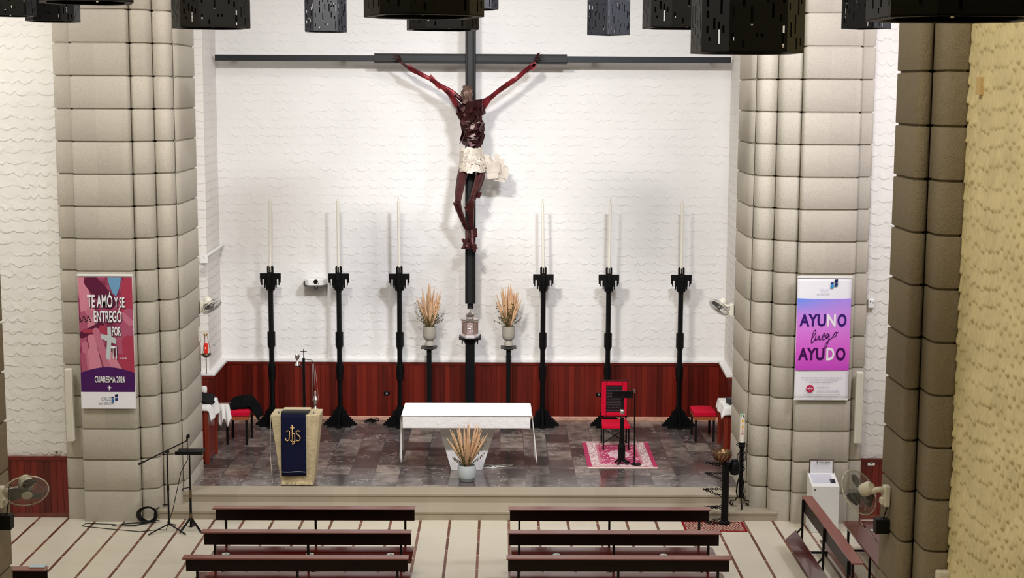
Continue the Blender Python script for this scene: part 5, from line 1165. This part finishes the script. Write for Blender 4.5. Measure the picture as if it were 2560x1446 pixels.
q = MB(); q.bx((-.19, .332, nz1-.016), (.19, .356, nz1)); q.bx((-.188, .336, nz0), (-.172, .352, nz1-.016)); q.bx((.172, .336, nz0), (.188, .352, nz1-.016)); q.build('notice_frame', M['silver'], t)
dk = P_('ink_dark', (50, 50, 58)); hN = nz1-nz0
lettering('ECCLESIAS', dk, nt, (-.035, .338, nz1-.062), (1, 0, 0), (0, 0, 1), .16, .026, bold=.01)
q = MB(); q.prism([(-.08, nz1-.062), (-.062, nz1-.062), (-.05, nz1-.03), (-.07, nz1-.03)], 'y', .3375, .3385); q.build('notice_logo', P_('ink_slate', (110, 110, 120)), nt)
lettering('Tu donativo en esta parroquia', P_('ink_mid', (130, 130, 140)), nt, (-.11, .338, nz1-.095), (1, 0, 0), (0, 0, 1), .22, .012)
lettering('Colabora con tu tarjeta', P_('ink_mid2', (150, 150, 160)), nt, (-.11, .338, nz1-.135), (1, 0, 0), (0, 0, 1), .22, .011)
lettering('donar', P_('ink_mid3', (170, 170, 178)), t, c+Vector((-.23, -.0, -.0)), (1, 0, 0), tuple(sl), .06, .012, name='screen_text')
# ------------------------------------------------------------------ pews
def sticker(m_root, x, y, z):
    q = MB(); q.lathe([(.055, 0), (.055, .0015), (0, .0016)], (x, y, z), 20); s = q.build('seat_sticker', plain('sticker_green', (70, 120, 92), .5), m_root)
    q = MB(); q.lathe([(.046, .0017), (.046, .0022), (0, .0023)], (x, y, z), 20); q.build('sticker_face', plain('sticker_white', (226, 236, 230), .5), s)
    q = MB(); q.box((x, y, z+.0028), (.05, .012, .001), .5); q.box((x+.012, y-.016, z+.0028), (.04, .01, .001), .5); q.build('sticker_mark', plain('sticker_mark', (60, 120, 90), .5), s)
def pew(label, L, loc, rz, seat=True, kneeler=True, stickers=(), group='dark wooden pews', cap_ext=0.02, plank=False, back=True, ztop=.85):
    t = thing('pew', label, 'pew', loc, rz, group); h = L/2
    q = MB(); q.bx((-h, -.015, ztop-.20), (h, .015, ztop-.0185)); q.build('back_board', M['pewwood'], t, bevel=.004)
    q = MB(); q.prism([(.02, ztop-.018), (.02, ztop), (-.125, ztop), (-.13, ztop-.004), (-.13, ztop-.014), (-.125, ztop-.018)], 'x', -h-cap_ext, h+.01); q.build('top_rail', boards('pew_cap_sheen', (104, 50, 40), (140, 80, 68), .2, 'x', .6), t)  # paler pink cap colour paints in the white wall's reflection
    for x in (-h+.13, 0, h-.13):
        q = MB(); q.bx((x-.015, .0155, 0), (x+.015, .045, ztop-.019)); q.build('leg', M['blackmetal'], t)
        if kneeler:
            q = MB(); q.bx((x-.014, -.34, .03), (x+.014, .015, .058)); q.bx((x-.014, -.34, .0), (x+.014, -.312, .17)); q.build('foot_rail', M['blackmetal'], t)
        if seat:
            q = MB(); q.bx((x-.014, .0455, .38), (x+.014, .56, .41)); q.bx((x-.014, .52, 0), (x+.014, .55, .38)); q.bx((x-.014, .0455, .03), (x+.014, .52, .055)); q.build('seat_bracket', M['blackmetal'], t)
    if kneeler:
        q = MB(); q.bx((-h+.04, -.40, .171), (h-.02, -.24, .2)); q.build('kneeler', M['seatwood'], t, bevel=.004)
    if seat:
        for a, b in ((.06, .335), (.355, .60)):
            q = MB(); q.bx((-h+.03, a, .411), (h+.01, b, .44)); q.build('seat_slat', M['seatwood'], t, bevel=.004)
        for x in stickers: sticker(t, x, .26, .4405)
    if plank:
        q = MB(); q.box((0, .17, .27), (L-.1, .20, .025), rot=Matrix.Rotation(-.75, 3, 'X')); q.build('foot_board', M['seatwood'], t, bevel=.004)
        for x in (-h+.13, 0, h-.13):
            q = MB(); q.tube([(x, .04, .40), (x, .12, .31)], .013, 6); q.build('brace', M['blackmetal'], t)
    return t
for side, pts in (('left', [((537, 1266), (1039, 1263)), ((508, 1325), (1030, 1322)), ((463, 1388), (1022, 1387))]), ('right', [((1273, 1263), (1776, 1271)), ((1271, 1322), (1800, 1329)), ((1268, 1384), (1826, 1393))])):
    for i, (a, b) in enumerate(pts):
        A, B = atz(*a, .85), atz(*b, .85); L = B.x-A.x; c = (A+B)/2
        hh = 'lectern side' if side == 'left' else 'font side'
        lb = {0: 'dark wooden kneeling desk without a seat, front of the %s rows' % hh, 1: 'dark wooden pew with round stickers on its seat, second from the steps, %s' % hh, 2: 'dark wooden pew nearest the camera, third from the steps, %s' % hh}[i]
        st_ = [] if i == 0 else ([(567, 1381), (777, 1381), (978, 1381)] if side == 'left' and i == 1 else [(605, 1446), (885, 1446)] if side == 'left' else [(1391, 1384), (1658, 1386)] if i == 1 else [(1500, 1450)])
        yb = c.y-.03
        sx = [atz(p[0], p[1], .441).x-c.x for p in st_]
        rot = math.atan2(B.y-A.y, B.x-A.x)
        pew(lb, L-.02, (c.x, yb, 0), 0, seat=i > 0, stickers=sx)
# side benches turned towards the aisle, seen past the brown pillar
pew('dark kneeling desk turned sideways before the white kiosk, with tilted foot board', 3.0, (4.30, 18.90, 0), PI/2, seat=False, plank=True, ztop=.83)
sb = atz(2105, 1303, .44); pew('sideways pew with a red seat and round sticker, by the brown pillar', 2.75, (sb.x+.60, sb.y-1.375, 0), PI/2, seat=True, kneeler=False, stickers=(.92,))
cb2 = atz(118, 1418, .85); pew('end of a dark pew at the bottom picture corner, with a pale leaflet on top', 2.4, (cb2.x-1.2, cb2.y, 0), 0, seat=True, kneeler=False)
o = MB(); p = atz(95, 1417, .852); o.bx((p.x-.09, p.y-.06, .8505), (p.x+.09, p.y+.06, .862)); o = o.build('leaflet', plain('pale_blue_paper', (190, 204, 208), .7), None); tag(o, 'pale blue leaflet lying on the pew end at the bottom corner', 'leaflet')
# ------------------------------------------------------------------ pendant lamps: perforated black metal boxes
def lamp_master(name, W, Hl, seed, cham=.22):
    r_ = random.Random(seed); t = thing('pendant_lamp', 'x', 'lamp', (0, 0, 0), 0, 'black perforated pendant lamps')
    a = W/2; c = W*cham; poly = [(-a+c, -a), (a-c, -a), (a, -a+c), (a, a-c), (a-c, a), (-a+c, a), (-a, a-c), (-a, -a+c)]
    q = MB(); cw, chh = .0145, .020
    for i in range(8):
        p0, p1 = Vector(poly[i]), Vector(poly[(i+1) % 8]); Lf = (p1-p0).length; nx = max(3, round(Lf/cw)); nz = round(Hl/chh)
        cut = set()
        for _ in range(int(nx*nz*.075)):
            x, z, l = r_.randrange(1, nx-1), r_.randrange(1, nz-3), r_.choice((1, 2, 2, 3, 4, 5, 6))
            if all((x+dx, z+k) not in cut for k in range(-1, l+1) for dx in (-1, 0, 1)):
                for k in range(l):
                    if z+k < nz-1: cut.add((x, z+k))
        g = [[q.v((p0.x+(p1.x-p0.x)*u/nx, p0.y+(p1.y-p0.y)*u/nx, Hl*v/nz)) for v in range(nz+1)] for u in range(nx+1)]
        for u in range(nx):
            for v in range(nz):
                if (u, v) not in cut: q.f([g[u][v], g[u+1][v], g[u+1][v+1], g[u][v+1]])
    bmesh.ops.remove_doubles(q.bm, verts=q.bm.verts, dist=1e-4)
    q.build('shade', M['lampmetal'], t, solid=.004, off=-1)
    q = MB(); n = 8
    inn = [(x*.84, y*.84) for x, y in poly]; A = [q.v((x, y, .004)) for x, y in poly]; B = [q.v((x, y, .004)) for x, y in inn]
    for i in range(n): q.f([A[i], A[(i+1) % n], B[(i+1) % n], B[i]])
    q.build('bottom_rim', M['lampmetal'], t, solid=.006)
    q = MB(); q.prism([(x*.98, y*.98) for x, y in poly], 'z', Hl-.012, Hl-.004); q.build('top_plate', M['lampmetal'], t)
    q = MB(); q.lathe([(.09, Hl*.35), (.09, Hl-.02)], seg=12); q.build('lamp_holder', M['lampmetal'], t)
    q = MB(); q.tube([(0, 0, Hl-.01), (0, 0, 5.4)], .012, 6); q.build('hanging_rod', M['lampmetal'], t)
    return t
M['lampmetal'] = plain('charcoal_lamp_metal', (28, 29, 34), .5, .1, .4)
LW = .57
lm = None; lsq = lamp_master('lamp_square', .43, .47, 8, .045); used_sq = False
for px, pyb, Y, rz, lb in ((20, 40, 17.2, .5, 'black perforated lamp cut by the picture corner, above the white transept wall'), (133, 54, 17.9, .05, 'black perforated lamp overlapping the top of the granite pillar with the purple banner'), (215, 7, 9.6, .3, 'lowest sliver of a near black lamp at the top edge over the granite pillar'),
        (528, 71, 12.3, .42, 'black perforated lamp hanging just above the left end of the steel beam'), (815, 80, 20.8, .1, 'small grey-looking perforated lamp between the two black lamps over the beam'), (1059, 43, 8.0, .35, 'large black perforated lamp in front of the cross top, the nearer of the pair'), (1106, 75, 12.4, .12, 'black perforated lamp hanging lower behind the large one at the cross top'),
        (1190, 24, 20.8, .2, 'small perforated lamp peeping out just beside the cross post'), (1521, 88, 20.5, .72, 'small grey-looking perforated lamp with its top showing, over the right half of the beam'), (1712, 71, 11.0, .1, 'black perforated lamp partly hidden by the biggest black lamp'), (1865, 134, 8.4, .06, 'biggest black perforated lamp, hanging lowest, over the right end of the steel beam'),
        (2165, 72, 17.6, .8, 'grey-looking perforated lamp before the granite pillar with the pink banner'), (2390, 50, 5.4, .03, 'nearest huge black lamp filling the top corner over the brown pillar')):
    p = aty(px, pyb, Y)
    if rz > .6:
        c = dup(lsq, p, rz, lb) if used_sq else lsq
        c.location = p; c.rotation_euler = (0, 0, rz); c['label'] = lb; used_sq = True
    elif lm is None: lm = lamp_master('lamp', LW, .47, 3); c = lm; c.location = p; c.rotation_euler = (0, 0, rz); c['label'] = lb
    else: c = dup(lm, p, rz, lb)
